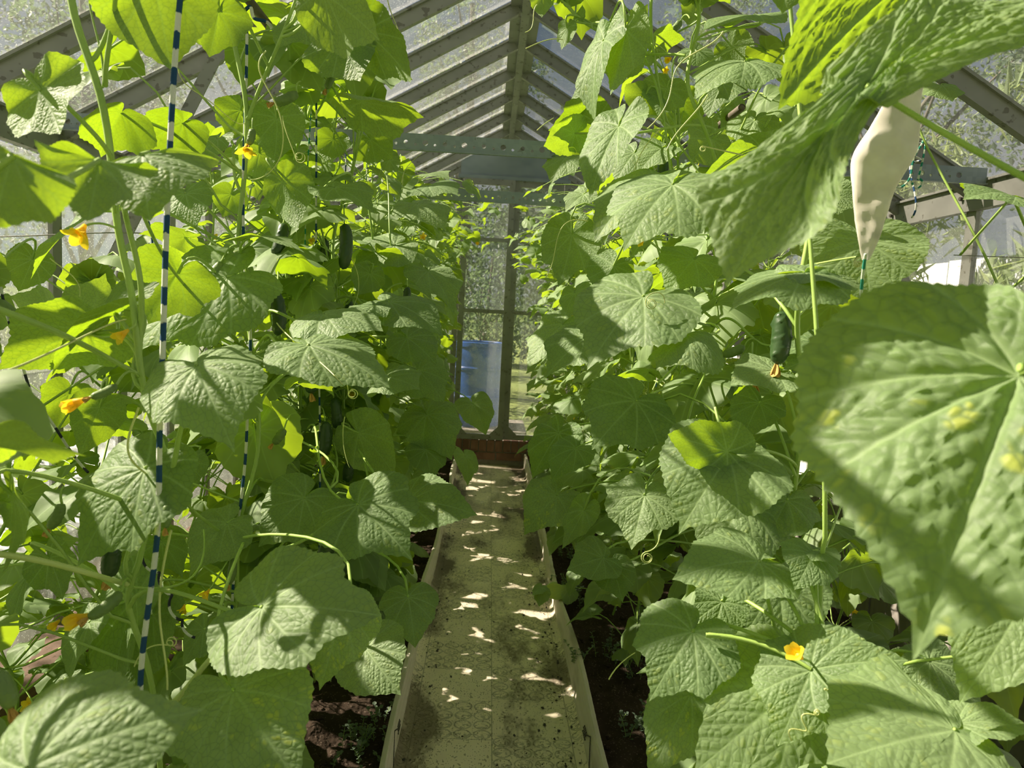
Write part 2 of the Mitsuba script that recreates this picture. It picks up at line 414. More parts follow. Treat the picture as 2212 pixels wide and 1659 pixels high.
def lino_col(p, n, uv):
    w, hgt = 0.262, 0.46
    xs, ys = (p.x - PXL - 0.055) / w, p.y / hgt + 0.15
    ix, iy = dr.floor(xs), dr.floor(ys)
    fx, fy = xs - ix, ys - iy
    ys2 = ys + 0.45 * (ix - 2 * dr.floor(ix * 0.5))
    iy2 = dr.floor(ys2); fy2 = ys2 - iy2
    seam = 1 - SS(0.004, 0.012, dr.minimum(dr.minimum(fx, 1 - fx), dr.minimum(fy2, 1 - fy2) * 1.6))
    # printed oval cartouches: four across, rows in the lower 55 percent of each sheet
    cx, cyy = fx * 4.0, fy2 * 8.2
    jx, jy = dr.floor(cx), dr.floor(cyy)
    ux, uy = cx - jx - 0.5, cyy - jy - 0.5
    inside = dr.select((fy2 < 0.50) & (fy2 > 0.01), 1.0, 0.0)
    rr = dr.sqrt(ux * ux * 5.6 + uy * uy * 5.2)
    ring = dr.exp(-dr.square((rr - 1.0) / 0.10)) * inside
    hx = mikit.cell_rand(jx + ix * 7, jy + iy2 * 11, 3)
    motif = dr.select(rr < 0.9, 1.0, 0.0) * inside * SS(0.50, 0.60, N(ux * 9 + hx * 40, uy * 9 + jy * 7 + iy2 * 31 + jx * 3)) * dr.select(uy < 0.05, 1.0, 0.35)
    frame = dr.select(((dr.abs(fy2 - 0.505) < 0.004) | (dr.abs(dr.abs(ux) - 0.5) < 0.012)) & (fy2 < 0.51), 1.0, 0.0)
    pr = dr.clip(ring + motif * 0.75 + frame * 0.35 + seam * 0.8, 0, 1) * (0.45 + 0.55 * FB(p.x * 25, p.y * 25, 2.0))
    base = MX((0.61, 0.53, 0.405), (0.74, 0.66, 0.52), FB(p.x * 10, p.y * 5, 1.0))
    c = MX(base, (0.13, 0.125, 0.095), pr * 0.85)
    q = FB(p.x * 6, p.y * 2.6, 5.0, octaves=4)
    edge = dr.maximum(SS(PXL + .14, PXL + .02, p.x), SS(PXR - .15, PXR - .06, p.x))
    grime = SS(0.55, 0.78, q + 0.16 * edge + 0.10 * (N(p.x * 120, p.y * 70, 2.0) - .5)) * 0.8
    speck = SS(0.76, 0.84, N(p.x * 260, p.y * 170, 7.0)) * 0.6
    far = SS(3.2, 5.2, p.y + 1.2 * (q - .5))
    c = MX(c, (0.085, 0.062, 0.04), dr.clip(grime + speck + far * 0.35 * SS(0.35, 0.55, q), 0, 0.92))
    return c


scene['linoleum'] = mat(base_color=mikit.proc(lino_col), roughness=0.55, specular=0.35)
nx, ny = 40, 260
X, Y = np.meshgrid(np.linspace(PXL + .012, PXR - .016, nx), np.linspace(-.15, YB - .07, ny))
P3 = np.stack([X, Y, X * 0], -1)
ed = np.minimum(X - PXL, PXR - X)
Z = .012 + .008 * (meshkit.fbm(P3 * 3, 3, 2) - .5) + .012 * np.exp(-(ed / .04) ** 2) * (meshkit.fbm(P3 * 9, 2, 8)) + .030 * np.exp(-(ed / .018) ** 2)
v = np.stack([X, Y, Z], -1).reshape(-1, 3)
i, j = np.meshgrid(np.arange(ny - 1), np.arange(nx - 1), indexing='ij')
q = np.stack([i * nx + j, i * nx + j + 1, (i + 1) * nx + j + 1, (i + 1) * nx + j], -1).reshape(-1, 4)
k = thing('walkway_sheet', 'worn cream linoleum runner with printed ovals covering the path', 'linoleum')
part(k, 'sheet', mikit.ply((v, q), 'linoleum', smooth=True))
r = np.random.default_rng(11)
lit = []
for _ in range(420):
    s = -1 if r.random() < .4 else 1
    x = (PXL + .03 + abs(r.normal(0, .05))) if s < 0 else (PXR - .035 - abs(r.normal(0, .05)))
    if r.random() < .25:
        x = r.uniform(PXL + .04, PXR - .04)
    y = r.uniform(1.7, 6.3)
    m = trimesh.creation.icosphere(0, 1.0); m.vertices *= r.uniform(.5, 1.4, (12, 1)); m.vertices = m.vertices * r.uniform(.0015, .006) * [1, 1.3, .5] + [x, y, .016]
    lit.append(m)
kk = tag('soil_crumbs', 'dark soil crumbs scattered along the edges of the linoleum path', 'soil crumbs', kind='stuff')
scene[kk] = mikit.ply(cat(*lit), scene['soil']['b']['b'] and 'scratch')

# curb under the left glass, cladding boards under the right glass


def old_wood(p, n, uv):
    return MX((0.085, 0.055, 0.04), (0.20, 0.135, 0.10), FB(p.x * 40, p.y * 4, p.z * 40, octaves=4))


scene['old_wood'] = mat(base_color=mikit.proc(old_wood), roughness=0.9)
scene['grey_wood'] = mat(base_color=mikit.proc(lambda p, n, uv: MX((0.15, 0.13, 0.11), (0.30, 0.28, 0.25), FB(p.y * 30, p.x * 30, p.z * 3, octaves=4))), roughness=0.85)
rk = random.Random(9)
for i in range(7):
    y0 = YF + i * .96
    kk = part('wall_left', 'curb_timber', mikit.ply(box(XL + .0, XL + .20 + rk.uniform(-.012, .012), y0, min(y0 + .945, YB - .07), -.05, .135 + rk.uniform(-.01, .01)), 'old_wood'))
y = YF
while y < YB - .1:
    w = rk.uniform(.10, .15)
    part('wall_right', 'cladding_plank', mikit.ply(box(XR - .022 - rk.uniform(0, .006), XR - .002, y, min(y + w - .006, YB - .07), -.05, .53), 'grey_wood'))
    y += w
#PLANTS
# ------------------------------------------------------------------ outside: trees, fence, barrel


def tree_leaf(name, c0, c1, tr):
    scene[name] = {'type': 'blendbsdf', 'weight': 0.45,
                   'a': mat(base_color=mikit.proc(lambda p, n, uv: MX(c0, c1, N(p.x * 1.3, p.y * 1.3, p.z * 1.3) * .6 + .4 * N(p.x * 19, p.y * 19, p.z * 19))), roughness=0.5),
                   'b': {'type': 'principledthin', 'base_color': rgb(*tr), 'diff_trans': 2.0, 'roughness': 0.8, 'spec_trans': 0.0}}


tree_leaf('tree_green', (0.085, 0.13, 0.09), (0.16, 0.215, 0.15), (0.19, 0.27, 0.12))
tree_leaf('tree_dark', (0.055, 0.09, 0.06), (0.11, 0.155, 0.105), (0.14, 0.21, 0.09))
tree_leaf('willow_leaf', (0.16, 0.22, 0.11), (0.28, 0.34, 0.19), (0.40, 0.48, 0.18))
scene['bark'] = mat(base_color=mikit.proc(lambda p, n, uv: MX((0.06, 0.05, 0.04), (0.16, 0.14, 0.12), FB(p.x * 12, p.y * 12, p.z * 3))), roughness=0.9)


def tree(label, x, y, h, cr, n, leaf, m, seed, z0=.22, cat_='tree', sub='tree', squash=1.0, aspect=.55):
    r = np.random.default_rng(seed)
    k = thing(sub, label, cat_)
    zc = h * (z0 + (1 - z0) / 2)
    nb = 26
    a = r.normal(size=(nb, 3)); a /= np.linalg.norm(a, axis=1, keepdims=True)
    a *= r.uniform(.35, .95, (nb, 1))
    cl = a * [cr, cr, h * (1 - z0) / 2] + [x, y, zc]
    cs = r.uniform(.22, .42, nb) * cr
    tr = [tube(spline([(x, y, -.2), (x + .1, y, h * .3), (x + r.uniform(-.3, .3), y, h * .85)], 8), np.linspace(.035 * h * .5, .006 * h, 8), 7)]
    for c in cl[:14]:
        z = c[2] * r.uniform(.45, .8)
        tr.append(tube(spline([(x + .05, y, z), ((x + c[0]) / 2, (y + c[1]) / 2, (z + c[2]) / 2 + .1), c], 6), np.linspace(.012 * h * .5, .006, 6), 5))
    part(k, 'trunk', mikit.ply(cat(*tr), 'bark', smooth=True))
    w = r.choice(nb, n, p=cs ** 2 / (cs ** 2).sum())
    d = r.normal(size=(n, 3)); d /= np.linalg.norm(d, axis=1, keepdims=True)
    p = cl[w] + d * (cs[w] * r.uniform(.3, 1.0, n) ** .5)[:, None] * [1, 1, squash]
    t = r.normal(size=(n, 3)) + [0, 0, -.5]; t /= np.linalg.norm(t, axis=1, keepdims=True)
    b = np.cross(t, r.normal(size=(n, 3))); b /= np.linalg.norm(b, axis=1, keepdims=True)
    s = (leaf * r.uniform(.6, 1.3, n))[:, None]
    nrm = np.cross(t, b)
    v = np.stack([p - t * s, p + b * s * aspect + nrm * s * .12, p + t * s, p - b * s * aspect + nrm * s * .12], 1).reshape(-1, 3)
    f = (np.arange(n) * 4)[:, None] + np.array([[0, 1, 2, 0, 2, 3]])
    tag(part(k, 'foliage', mikit.ply((v, f.reshape(-1, 3)), m)), kind='stuff')
    return k


ORDH = ('first', 'second', 'third', 'fourth', 'fifth', 'sixth')
TREES = [
    ('tall loose tree outside the left glass wall, nearest the camera', -5.4, 3.0, 4.3, 1.5, 6000, .045, 'tree_green'),
    ('bushy green tree outside the left wall beside the nearest one', -6.2, 6.5, 5.0, 1.6, 6500, .05, 'tree_green'),
    ('dark tree behind the left row, upper left of the roof', -5.5, 9.9, 6.2, 1.7, 7000, .055, 'tree_dark'),
    ('tall grey green tree rising left of the blue sky gap beyond the roof', -3.9, 13.4, 9.2, 1.9, 9000, .06, 'tree_dark'),
    ('broad tree with airy edge right of the blue sky gap, left of the ridge', -.8, 17.2, 9.8, 1.8, 9000, .065, 'tree_green'),
    ('distant tree low behind the gable', -4.6, 18.2, 7.0, 1.9, 8000, .07, 'tree_green'),
    ('dark green tree straight behind the door', 1.5, 13.2, 5.2, 1.8, 8000, .06, 'tree_dark'),
    ('light tree seen through the right roof panes near the ridge', 4.4, 15.6, 9.6, 2.0, 9000, .06, 'tree_green'),
    ('tall willow behind the right vines with blue sky around its top', 5.2, 9.8, 7.8, 1.8, 9000, .05, 'willow_leaf'),
    ('dense dark tree behind the white fence at the right', 5.7, 5.9, 5.6, 1.6, 9000, .05, 'tree_dark'),
    ('leafy tree behind the white fence nearest the camera', 5.3, 2.4, 4.8, 1.5, 9000, .045, 'tree_dark'),
]
for i, t in enumerate(TREES):
    tree(*t[:6], t[6] * (1.05 if i == 6 else .74), t[7], seed=40 + i)
for i, (x, y, h, cr, lab) in enumerate(((-3.4, 2.2, 1.5, .65, 'low bush outside the left wall behind the pale cucumber leaves'), (-3.7, 4.2, 1.9, .85, 'bush outside the left wall seen between the metal brace and a leaning stem'), (-3.5, 6.3, 1.6, .85, 'bush outside the far part of the left wall'),
                                       (-2.0, 8.9, 1.9, .9, 'bush left of the blue barrel behind the end wall'), (1.8, 9.0, 2.0, .9, 'bush right of the blue barrel behind the end wall'), (-.2, 10.9, 2.6, 1.1, 'bush straight behind the blue barrel'))):
    tree(lab, x, y, h, cr, 3500, .035, 'tree_green' if i % 2 else 'willow_leaf', 70 + i, z0=.05, cat_='bush', sub='bush')


def hedge(label, p0, p1, h, w, n, leaf, m, seed):
    r = np.random.default_rng(seed)
    k = thing('hedge', label, 'hedge')
    p0, p1 = np.array(p0, float), np.array(p1, float)
    L = np.linalg.norm(p1 - p0); d = (p1 - p0) / L; q = np.array([-d[1], d[0]])
    tr = [tube([(*(p0 + d * a), -.2), (*(p0 + d * a + q * .1), h * .5), (*(p0 + d * a), h * .85)], np.array([.05, .035, .01]), 6) for a in np.arange(.5, L, 1.1)]
    part(k, 'trunks', mikit.ply(cat(*tr), 'bark', smooth=True))
    a, b, z = r.uniform(0, L, n), r.normal(0, .33, n) * w, r.uniform(0, 1, n) ** .8
    top = h * (.82 + .3 * meshkit.fbm(np.stack([a * .9, a * 0, a * 0 + seed], -1), 3))
    c = np.stack([p0[0] + d[0] * a + q[0] * b, p0[1] + d[1] * a + q[1] * b, z * top - .1], -1)
    t = r.normal(size=(n, 3)) + [0, 0, -.5]; t /= np.linalg.norm(t, axis=1, keepdims=True)
    u = np.cross(t, r.normal(size=(n, 3))); u /= np.linalg.norm(u, axis=1, keepdims=True)
    s_ = (leaf * r.uniform(.6, 1.3, n))[:, None]
    v = np.stack([c - t * s_, c + u * s_ * .55, c + t * s_, c - u * s_ * .55], 1).reshape(-1, 3)
    f = (np.arange(n) * 4)[:, None] + np.array([[0, 1, 2, 0, 2, 3]])
    tag(part(k, 'foliage', mikit.ply((v, f.reshape(-1, 3)), m)), kind='stuff')


hedge('tall hedge running along the garden outside the left glass wall', (-9.4, -.5), (-8.6, 13.0), 3.6, 1.3, 17000, .055, 'tree_green', 5)
hedge('tall dark hedge across the garden beyond the end wall', (-8.0, 20.6), (8.5, 20.6), 4.8, 1.2, 24000, .085, 'tree_dark', 6)
tree('willow bush with narrow pale leaves just outside the right wall', 2.5, 2.9, 2.9, .5, 2200, .085, 'willow_leaf', 90, z0=.35, cat_='bush', sub='willow_bush', aspect=.16)
tree('second willow bush with narrow leaves farther along the right wall', 2.5, 4.6, 2.7, .5, 2000, .08, 'willow_leaf', 91, z0=.3, cat_='bush', sub='willow_bush', aspect=.16)

scene['white_paint'] = mat(base_color=mikit.proc(lambda p, n, uv: MX((0.62, 0.64, 0.66), (0.78, 0.79, 0.80), FB(p.y * 9, p.z * 2, p.x))), roughness=0.6)
k = thing('white_fence', 'bright white board fence outside the right glass wall', 'fence')
rf = random.Random(4)
y = .5
while y < 11:
    part(k, 'board', mikit.ply(box(3.20 - rf.uniform(0, .006), 3.222, y, y + .135, -.15, 1.92 + rf.uniform(-.01, .01)), 'white_paint'))
    y += .142
part(k, 'rail', mikit.ply(cat(box(3.222, 3.26, .5, 11, .4, .47), box(3.222, 3.26, .5, 11, 1.5, 1.57)), 'white_paint'))
# a crumpled pale sheet on the ground left of the wall
k = thing('ground_sheet', 'crumpled pale plastic sheet lying outside the left glass wall', 'sheet')
X, Y = np.meshgrid(np.linspace(-3.6, -2.1, 50), np.linspace(1.2, 6.0, 110))
Z = .04 + .18 * meshkit.fbm(np.stack([X * 2.2, Y * 2.2, X * 0], -1), 4, 5) + .18 * np.exp(-((X + 2.9) / .5) ** 2)
v = np.stack([X, Y, Z], -1).reshape(-1, 3)
i, j = np.meshgrid(np.arange(109), np.arange(49), indexing='ij')
q = np.stack([i * 50 + j, i * 50 + j + 1, (i + 1) * 50 + j + 1, (i + 1) * 50 + j], -1).reshape(-1, 4)
part(k, 'film', mikit.ply((v, q), 'white_paint', smooth=True))

scene['blue_plastic'] = mat(base_color=mikit.proc(lambda p, n, uv: MX((0.016, 0.065, 0.30), (0.035, 0.12, 0.40), FB(p.x * 5, p.y * 5, p.z * 3))), roughness=0.38, specular=0.5)


def lathe(prof, n=40):
    return trimesh.creation.revolve(np.array(prof, float), sections=n)


k = thing('barrel', 'blue plastic barrel standing outside behind the left door leaf', 'barrel')
bx, by, rr = -.13, 8.15, .285
m = lathe([(0, 0), (rr * .94, 0), (rr, .05), (rr, .30), (rr + .012, .315), (rr + .012, .335), (rr, .35), (rr, .62), (rr + .012, .635), (rr + .012, .655), (rr, .67), (rr * .985, .86), (rr * .95, .90), (rr * .93, .90), (rr * .95, .86), (rr * .96, .10), (0, .1)])
m.apply_translation((bx, by, .12)); part(k, 'body', mikit.ply(m, 'blue_plastic', smooth=35))
m = lathe([(rr * .95, .885), (rr * 1.03, .885), (rr * 1.035, .90), (rr * 1.03, .935), (rr * .98, .94), (rr * .95, .93)]); m.apply_translation((bx, by, .12)); part(k, 'rim', mikit.ply(m, 'blue_plastic', smooth=35))
k = thing('pale_block', 'pale concrete block the blue barrel stands on', 'block')
part(k, 'body', mikit.ply(box(-.6, .45, 7.7, 8.6, -.2, .12), 'mortar'))

# ------------------------------------------------------------------ leaf shapes and materials
PRIM = (0.0, 0.66, 1.22, 1.88, 2.55)


def vein_field(x, y):
    """Palmate main veins, arching side veins and a fine net, in leaf coordinates (stalk at the origin, tip along +y)."""
    th = dr.atan2(dr.abs(x), y)
    r = dr.sqrt(x * x + y * y)
    te = th * (1 + 0.24 * r)
    best, s, side, ai = mi.Float(9), mi.Float(0), mi.Float(0), mi.Float(0)
    for k, A in enumerate(PRIM):
        dl = te - A
        c = dr.cos(dl)
        d = dr.select(c > 0, r * dr.abs(dr.sin(dl)), r)
        m = d < best
        s = dr.select(m, r * c, s); side = dr.select(m, dr.select(dl > 0, 0.5, 0.0), side); ai = dr.select(m, k * 0.37, ai)
        best = dr.minimum(best, d)
    major = dr.exp(-dr.square(best / (0.0125 - 0.008 * dr.minimum(r, 0.8))))
    q = (s - best * 0.9 - 1.6 * best * best + ai + side * 0.115) / 0.115 + 0.35 * (mikit.noise(x * 5 + 9, y * 5 + 3) - .5)
    f = q - dr.floor(q)
    e = 0.5 - dr.abs(f - 0.5)                     # 0 on a side vein
    line = dr.exp(-dr.square(e * 0.115 / 0.006)) * SS(0.0, 0.03, best)
    f1, f2, _ = mikit.voronoi(x * 20 + 50, y * 20 + 50)
    net = dr.exp(-dr.square((f2 - f1) / 0.12))
    quilt = (1 - major * .9) * (0.25 + 0.75 * dr.minimum(e * 3.2, 1)) * (0.45 + 0.55 * dr.minimum((f2 - f1) * 1.8, 1)) * (0.35 + 0.65 * SS(0.0, 0.06, best))
    return major, line, net, quilt


def leaf_class(uv):
    k = dr.floor(uv.x / 4 + 0.5)
    return k, uv.x - 4 * k, uv.y


def leaf_top(p, n, uv):
    k, x, y = leaf_class(uv)
    major, line, net, quilt = vein_field(x, y)
    h = mikit.cell_rand(k, 5.0)
    c = MX((0.098, 0.151, 0.064), (0.153, 0.212, 0.104), h)
    c = c * (0.86 + 0.28 * N(x * 7 + k * 3, y * 7))
    c = c * (1 - 0.13 * net)
    v = dr.clip(major * 0.70 + line * 0.22, 0, 1)
    c = MX(c, (0.23, 0.31, 0.15), v)
    old = dr.select(mikit.cell_rand(k, 9.0) > 0.80, 1.0, 0.25)
    blotch = SS(0.60, 0.74, FB(x * 11 + k, y * 11)) * SS(0.3, 0.75, quilt) * old
    return MX(c, (0.36, 0.38, 0.06), blotch * 0.6) * 1.75


def leaf_glow(p, n, uv):
    k, x, y = leaf_class(uv)
    th = dr.atan2(dr.abs(x), y)
    h = mikit.cell_rand(k, 5.0)
    c = MX((0.29, 0.44, 0.006), (0.39, 0.54, 0.015), h)
    major, line, net, quilt = vein_field(x, y)
    return MX(c, (0.16, 0.29, 0.01), dr.clip(major * .3 + line * 0.55 + net * .4, 0, 1)) * 1.12


def quilt_h(p, n, uv):
    k, x, y = leaf_class(uv)
    return vein_field(x, y)[3]


def leaf_bsdf(a, b):
    return {'type': 'blendbsdf', 'weight': 0.5, 'a': a, 'b': b}


def thin(c):
    return {'type': 'principledthin', 'base_color': c, 'diff_trans': 2.0, 'roughness': 0.7, 'spec_trans': 0.0}


scene['leaf_fine'] = leaf_bsdf({'type': 'twosided', 'b': {'type': 'bumpmap', 'scale': 0.0015, 't': mikit.proc(quilt_h, eps=6e-4),
                                'b': {'type': 'principled', 'base_color': mikit.proc(leaf_top), 'roughness': 0.55, 'specular': 0.5, 'sheen': 0.35}}}, thin(mikit.proc(leaf_glow)))


def plain_top(p, n, uv):
    k, x, y = leaf_class(uv)
    h = mikit.cell_rand(k, 5.0)
    c = MX((0.098, 0.151, 0.064), (0.153, 0.212, 0.104), h) * (0.86 + 0.28 * N(x * 7 + k * 3, y * 7))
    th = dr.atan2(dr.abs(x), y)
    r = dr.sqrt(x * x + y * y)
    te = th * (1 + 0.24 * r)
    d = mi.Float(9)
    for A in PRIM:
        d = dr.minimum(d, r * dr.abs(te - A))
    return MX(c, (0.23, 0.31, 0.15), dr.exp(-dr.square(d / 0.010)) * 0.6) * 1.75


def plain_glow(p, n, uv):
    k = dr.floor(uv.x / 4 + 0.5)
    return MX((0.29, 0.44, 0.007), (0.39, 0.53, 0.016), mikit.cell_rand(k, 5.0))


scene['leaf_plain'] = leaf_bsdf({'type': 'twosided', 'b': {'type': 'principled', 'base_color': mikit.proc(plain_top), 'roughness': 0.55, 'specular': 0.5, 'sheen': 0.35}}, thin(mikit.proc(plain_glow)))


def outline(th, r):
    a = np.degrees(np.abs(th))
    j = r.uniform(-.025, .025, 13)
    lob = r.uniform(.2, 1.0)
    base = np.array([.80, .70, .605, .575, .545, .51, .50, .485, .435, .385, .33, .22, .03])
    bump = np.array([0, 0, -.03, .01, .03, -.015, -.02, .02, 0, .0, 0, 0, 0]) * lob * .7
    f = PchipInterpolator([0, 9, 24, 38, 48, 62, 75, 88, 112, 138, 157, 170, 180], base + bump + np.r_[0, 0, j[2:11], 0, 0])
    return f(a)


def leaf_mesh(seed, nth=49, nr=6, cup=.35, droop=.5, fold=0.0, wave=.05, quilt=0.0, k=0, teeth=.014, wide=1.0, curl=0.0, back=1.0, flare=0.0, blunt=1.0):
    r = np.random.default_rng(seed)
    th = np.linspace(-np.pi, np.pi, nth)
    R = outline(th, r) * (1 + teeth * np.where(np.arange(nth) % 2 == 0, 1.0, -1.0) * (np.abs(th) < 2.9))
    R = R * (1 + .03 * np.sin(3 * th + r.uniform(0, 6)))
    if abs(th[nth // 2]) < 1e-6:
        R[nth // 2] = .82
    rho = np.linspace(0, 1, nr + 1)[1:] ** .9
    x = np.r_[0, (rho[:, None] * R * np.sin(th)).ravel()] * wide
    y = np.r_[0, (rho[:, None] * R * np.cos(th)).ravel()]
    ux, uy = x / wide, y.copy()
    y = np.where(y > 0, .82 * (np.maximum(y, 0) / .82) ** blunt, y)
    x = x * (1 + flare * np.clip(y, 0, .62) ** 2)
    y = np.where(y < 0, y * back, y)
    rr = np.r_[0, np.repeat(rho, nth)]
    tt = np.r_[0, np.tile(th, nr)]
    uv = np.stack([ux + 4 * k, uy], 1)
    z = -cup * x * x - droop * np.where(y > 0, y * y, .6 * y * y) + fold * np.abs(x)
    ph = r.uniform(0, 6.28, 4)
    z = z + wave * rr ** 2 * (np.sin(4 * tt + ph[0]) + .6 * np.sin(7 * tt + ph[1])) * .8 + wave * .6 * rr * np.sin(2 * tt + ph[2])
    z = z + curl * np.maximum(rr - .8, 0) * np.sin(tt * 2 + ph[3])
    if quilt:
        m, l, nt, q = (np.array(a) for a in vein_field(mi.Float(ux), mi.Float(uy)))
        edge = np.clip((1 - rr) * 8, 0.15, 1)
        z = z + quilt * (q - .5) * edge - quilt * .8 * m * np.clip(1 - rr, .2, 1)
    v = np.stack([x, y, z], 1)
    tip = v[1 + (nr - 1) * nth + nth // 2]
    a = math.atan2(tip[2], tip[1])
    c, s = math.cos(-a), math.sin(-a)
    v = np.stack([v[:, 0], c * v[:, 1] - s * v[:, 2], s * v[:, 1] + c * v[:, 2]], 1)
    v /= np.linalg.norm(tip)                      # the tip lies at (0, 1, 0)
    i, j = np.meshgrid(np.arange(nr - 1), np.arange(nth - 1), indexing='ij')
    b = 1 + i * nth + j
    qd = np.stack([b, b + nth, b + nth + 1, b + 1], -1).reshape(-1, 4)
    jj = np.arange(nth - 1)
    f = np.vstack([np.stack([np.zeros(nth - 1, int), 1 + jj, 2 + jj], 1), qd[:, [0, 1, 2]], qd[:, [0, 2, 3]]])[:, [0, 2, 1]]
    return trimesh.Trimesh(v, f, process=False), uv, None


def frame(p, t, n, s):
    """Matrix that puts the leaf's stalk at p, its tip along t, its upper face along n; s is its length."""
    y = unit(t); z = unit(n - y * (n @ y)); x = np.cross(y, z)
    M = np.eye(4); M[:3, 0], M[:3, 1], M[:3, 2], M[:3, 3] = x * s, y * s, z * s, p
    return M


PLAIN, COARSE = [], []
for k in range(26):
    r = np.random.default_rng(100 + k)
    young = k >= 22
    par = dict(cup=r.uniform(-.1, .9), droop=r.uniform(.1, .9), fold=r.uniform(-.1, .35), wave=r.uniform(.02, .09), quilt=.012, k=k, wide=r.uniform(.9, 1.12), curl=r.uniform(-.2, .3))
    for lst, nth_, nr_ in ((PLAIN, 49, 6), (COARSE, 29, 3)):
        m, uv, _ = leaf_mesh(200 + k, nth=nth_, nr=nr_, **par)
        lst.append((mikit.ply(m, 'leaf_plain', smooth=True, uv=uv), m))

scene['stem'] = mat(base_color=mikit.proc(lambda p, n, uv: MX((0.23, 0.36, 0.07), (0.36, 0.50, 0.13), FB(p.x * 25, p.y * 25, p.z * 9))), roughness=0.45, specular=0.5, sheen=0.4)
scene['stem_pale'] = mat(base_color=mikit.proc(lambda p, n, uv: MX((0.38, 0.47, 0.13), (0.52, 0.60, 0.24), FB(p.x * 30, p.y * 30, p.z * 12))), roughness=0.45, specular=0.5)
scene['tendril'] = mat(base_color=(0.55, 0.60, 0.24), roughness=0.4)
scene['petal'] = leaf_bsdf(mat(base_color=mikit.proc(lambda p, n, uv: MX((0.90, 0.62, 0.03), (0.96, 0.74, 0.07), N(p.x * 90, p.y * 90, p.z * 90))), roughness=0.5), thin(rgb(0.96, 0.74, 0.03)))
scene['petal_dry'] = mat(base_color=(0.50, 0.30, 0.08), roughness=0.8)
scene['cucumber_dark'] = mat(base_color=mikit.proc(lambda p, n, uv: MX((0.018, 0.045, 0.014), (0.045, 0.09, 0.028), FB(p.x * 40, p.y * 40, p.z * 12))), roughness=0.38, specular=0.5)
scene['cucumber_young'] = mat(base_color=mikit.proc(lambda p, n, uv: MX((0.09, 0.15, 0.04), (0.17, 0.25, 0.07), FB(p.x * 80, p.y * 80, p.z * 40))), roughness=0.5)
# ------------------------------------------------------------------ cucumber vines
ORD = ('nearest', 'second', 'third', 'fourth', 'fifth', 'sixth', 'seventh', 'eighth', 'ninth', 'tenth', 'eleventh', 'twelfth', 'thirteenth', 'fourteenth')
PL = {}
HERO_PX = []


def pxline(*pts):
    return np.array([at(*p) for p in pts])


def plant(name, x, y, label, group, stems=None, top=2.05):
    k = thing('cucumber_vine', label, 'cucumber plant', group)
    r = np.random.default_rng(int(abs(x) * 1000 + y * 77))
    if stems is None:
        zs = np.linspace(.03, top, 9)
        w = r.normal(0, .022, (9, 2)); w[0] = 0
        stems = [np.stack([x + w[:, 0] + r.uniform(-.05, .05) * zs, y + w[:, 1], zs], 1)]
    curves = []
    for i, s in enumerate(stems):
        c = spline(s, 60)
        curves.append(c)
        d0 = np.linalg.norm(c - CAM, axis=1).min()
        part(k, 'stem', mikit.ply(tube(c, np.linspace(.0052, .0036, 60) * (1 if i == 0 else .85), 8 if d0 < 1.8 else 5), 'stem', smooth=True))
    PL[name] = dict(key=k, curve=np.vstack(curves), main=curves[0], x=x, y=y, r=r)
    return k


def stalk_curve(pl, P, tdir, n, want=.15):
    S = pl['curve']
    dist = np.linalg.norm(S - P, axis=1)
    i = np.argmin(np.abs(dist - want) + .6 * np.maximum(S[:, 2] - P[2] + .03, 0) + .35 * np.maximum(dist - want, 0))
    s = S[i]
    L = np.linalg.norm(P - s)
    return spline([s, s + (P - s) * .35 + np.array([0, 0, .10 * L]), P - tdir * .10 * L - n * .10 * L, P], 12)


HERO_K = [30]


def hero(pn, ax, ay, d, tx, ty, dd, n, pet=None, stalk=True, label=None, young=False, **o):
    pl = PL[pn]
    P, Q = at(ax, ay, d), at(tx, ty, d + dd)
    nn = unit(n[0] * RIGHT + n[1] * UP - n[2] * FWD)
    t = Q - P
    s = np.linalg.norm(t)
    px = s * FPX / d
    nth, nr = (169, 46) if px > 420 else (113, 26) if px > 150 else (73, 14)
    k = HERO_K[0]; HERO_K[0] += 1
    kk = (32, 33, 34, 35, 36, 38, 39, 40, 41, 42, 43, 44, 46, 47, 48, 49, 52, 54, 55, 57, 58, 59)[(k * 7) % 22]
    r = np.random.default_rng(k)
    a = dict(cup=r.uniform(.1, .5), droop=r.uniform(.2, .5), fold=r.uniform(0, .15), wave=.035, quilt=.020 if px > 420 else .0045, teeth=.012, wide=1.0)
    a.update(o)
    m, uv, _ = leaf_mesh(500 + k, nth=nth, nr=nr, k=a.pop('k', kk), **a)
    M = frame(P, t, nn, s)
    key = part(pl['key'], 'leaf', mikit.ply(m, 'leaf_fine', smooth=True, uv=uv, to_world=T(M)))
    if label:
        tag(key, label)
    v = (m.vertices @ M[:3, :3].T) + M[:3, 3]
    u, w, dep = project(v)
    if dep.min() > .05:
        HERO_PX.append((u.min(), w.min(), u.max(), w.max(), dep.min()))
    if stalk:
        if pet is not None:
            c = spline(np.vstack([pxline(*pet), P]), 16)
        else:
            c = stalk_curve(pl, P, unit(t), unit(M[:3, 2]))
        part(key, 'stalk', mikit.ply(tube(c, np.linspace(.0034, .0026, len(c)), 7), 'stem', smooth=True))
    return key


def wart(v, axis_n, seed, amp, scale):
    f = meshkit.noise(v * scale, seed)
    return v + axis_n * (np.clip(f - .62, 0, 1) * amp / .38)[:, None]


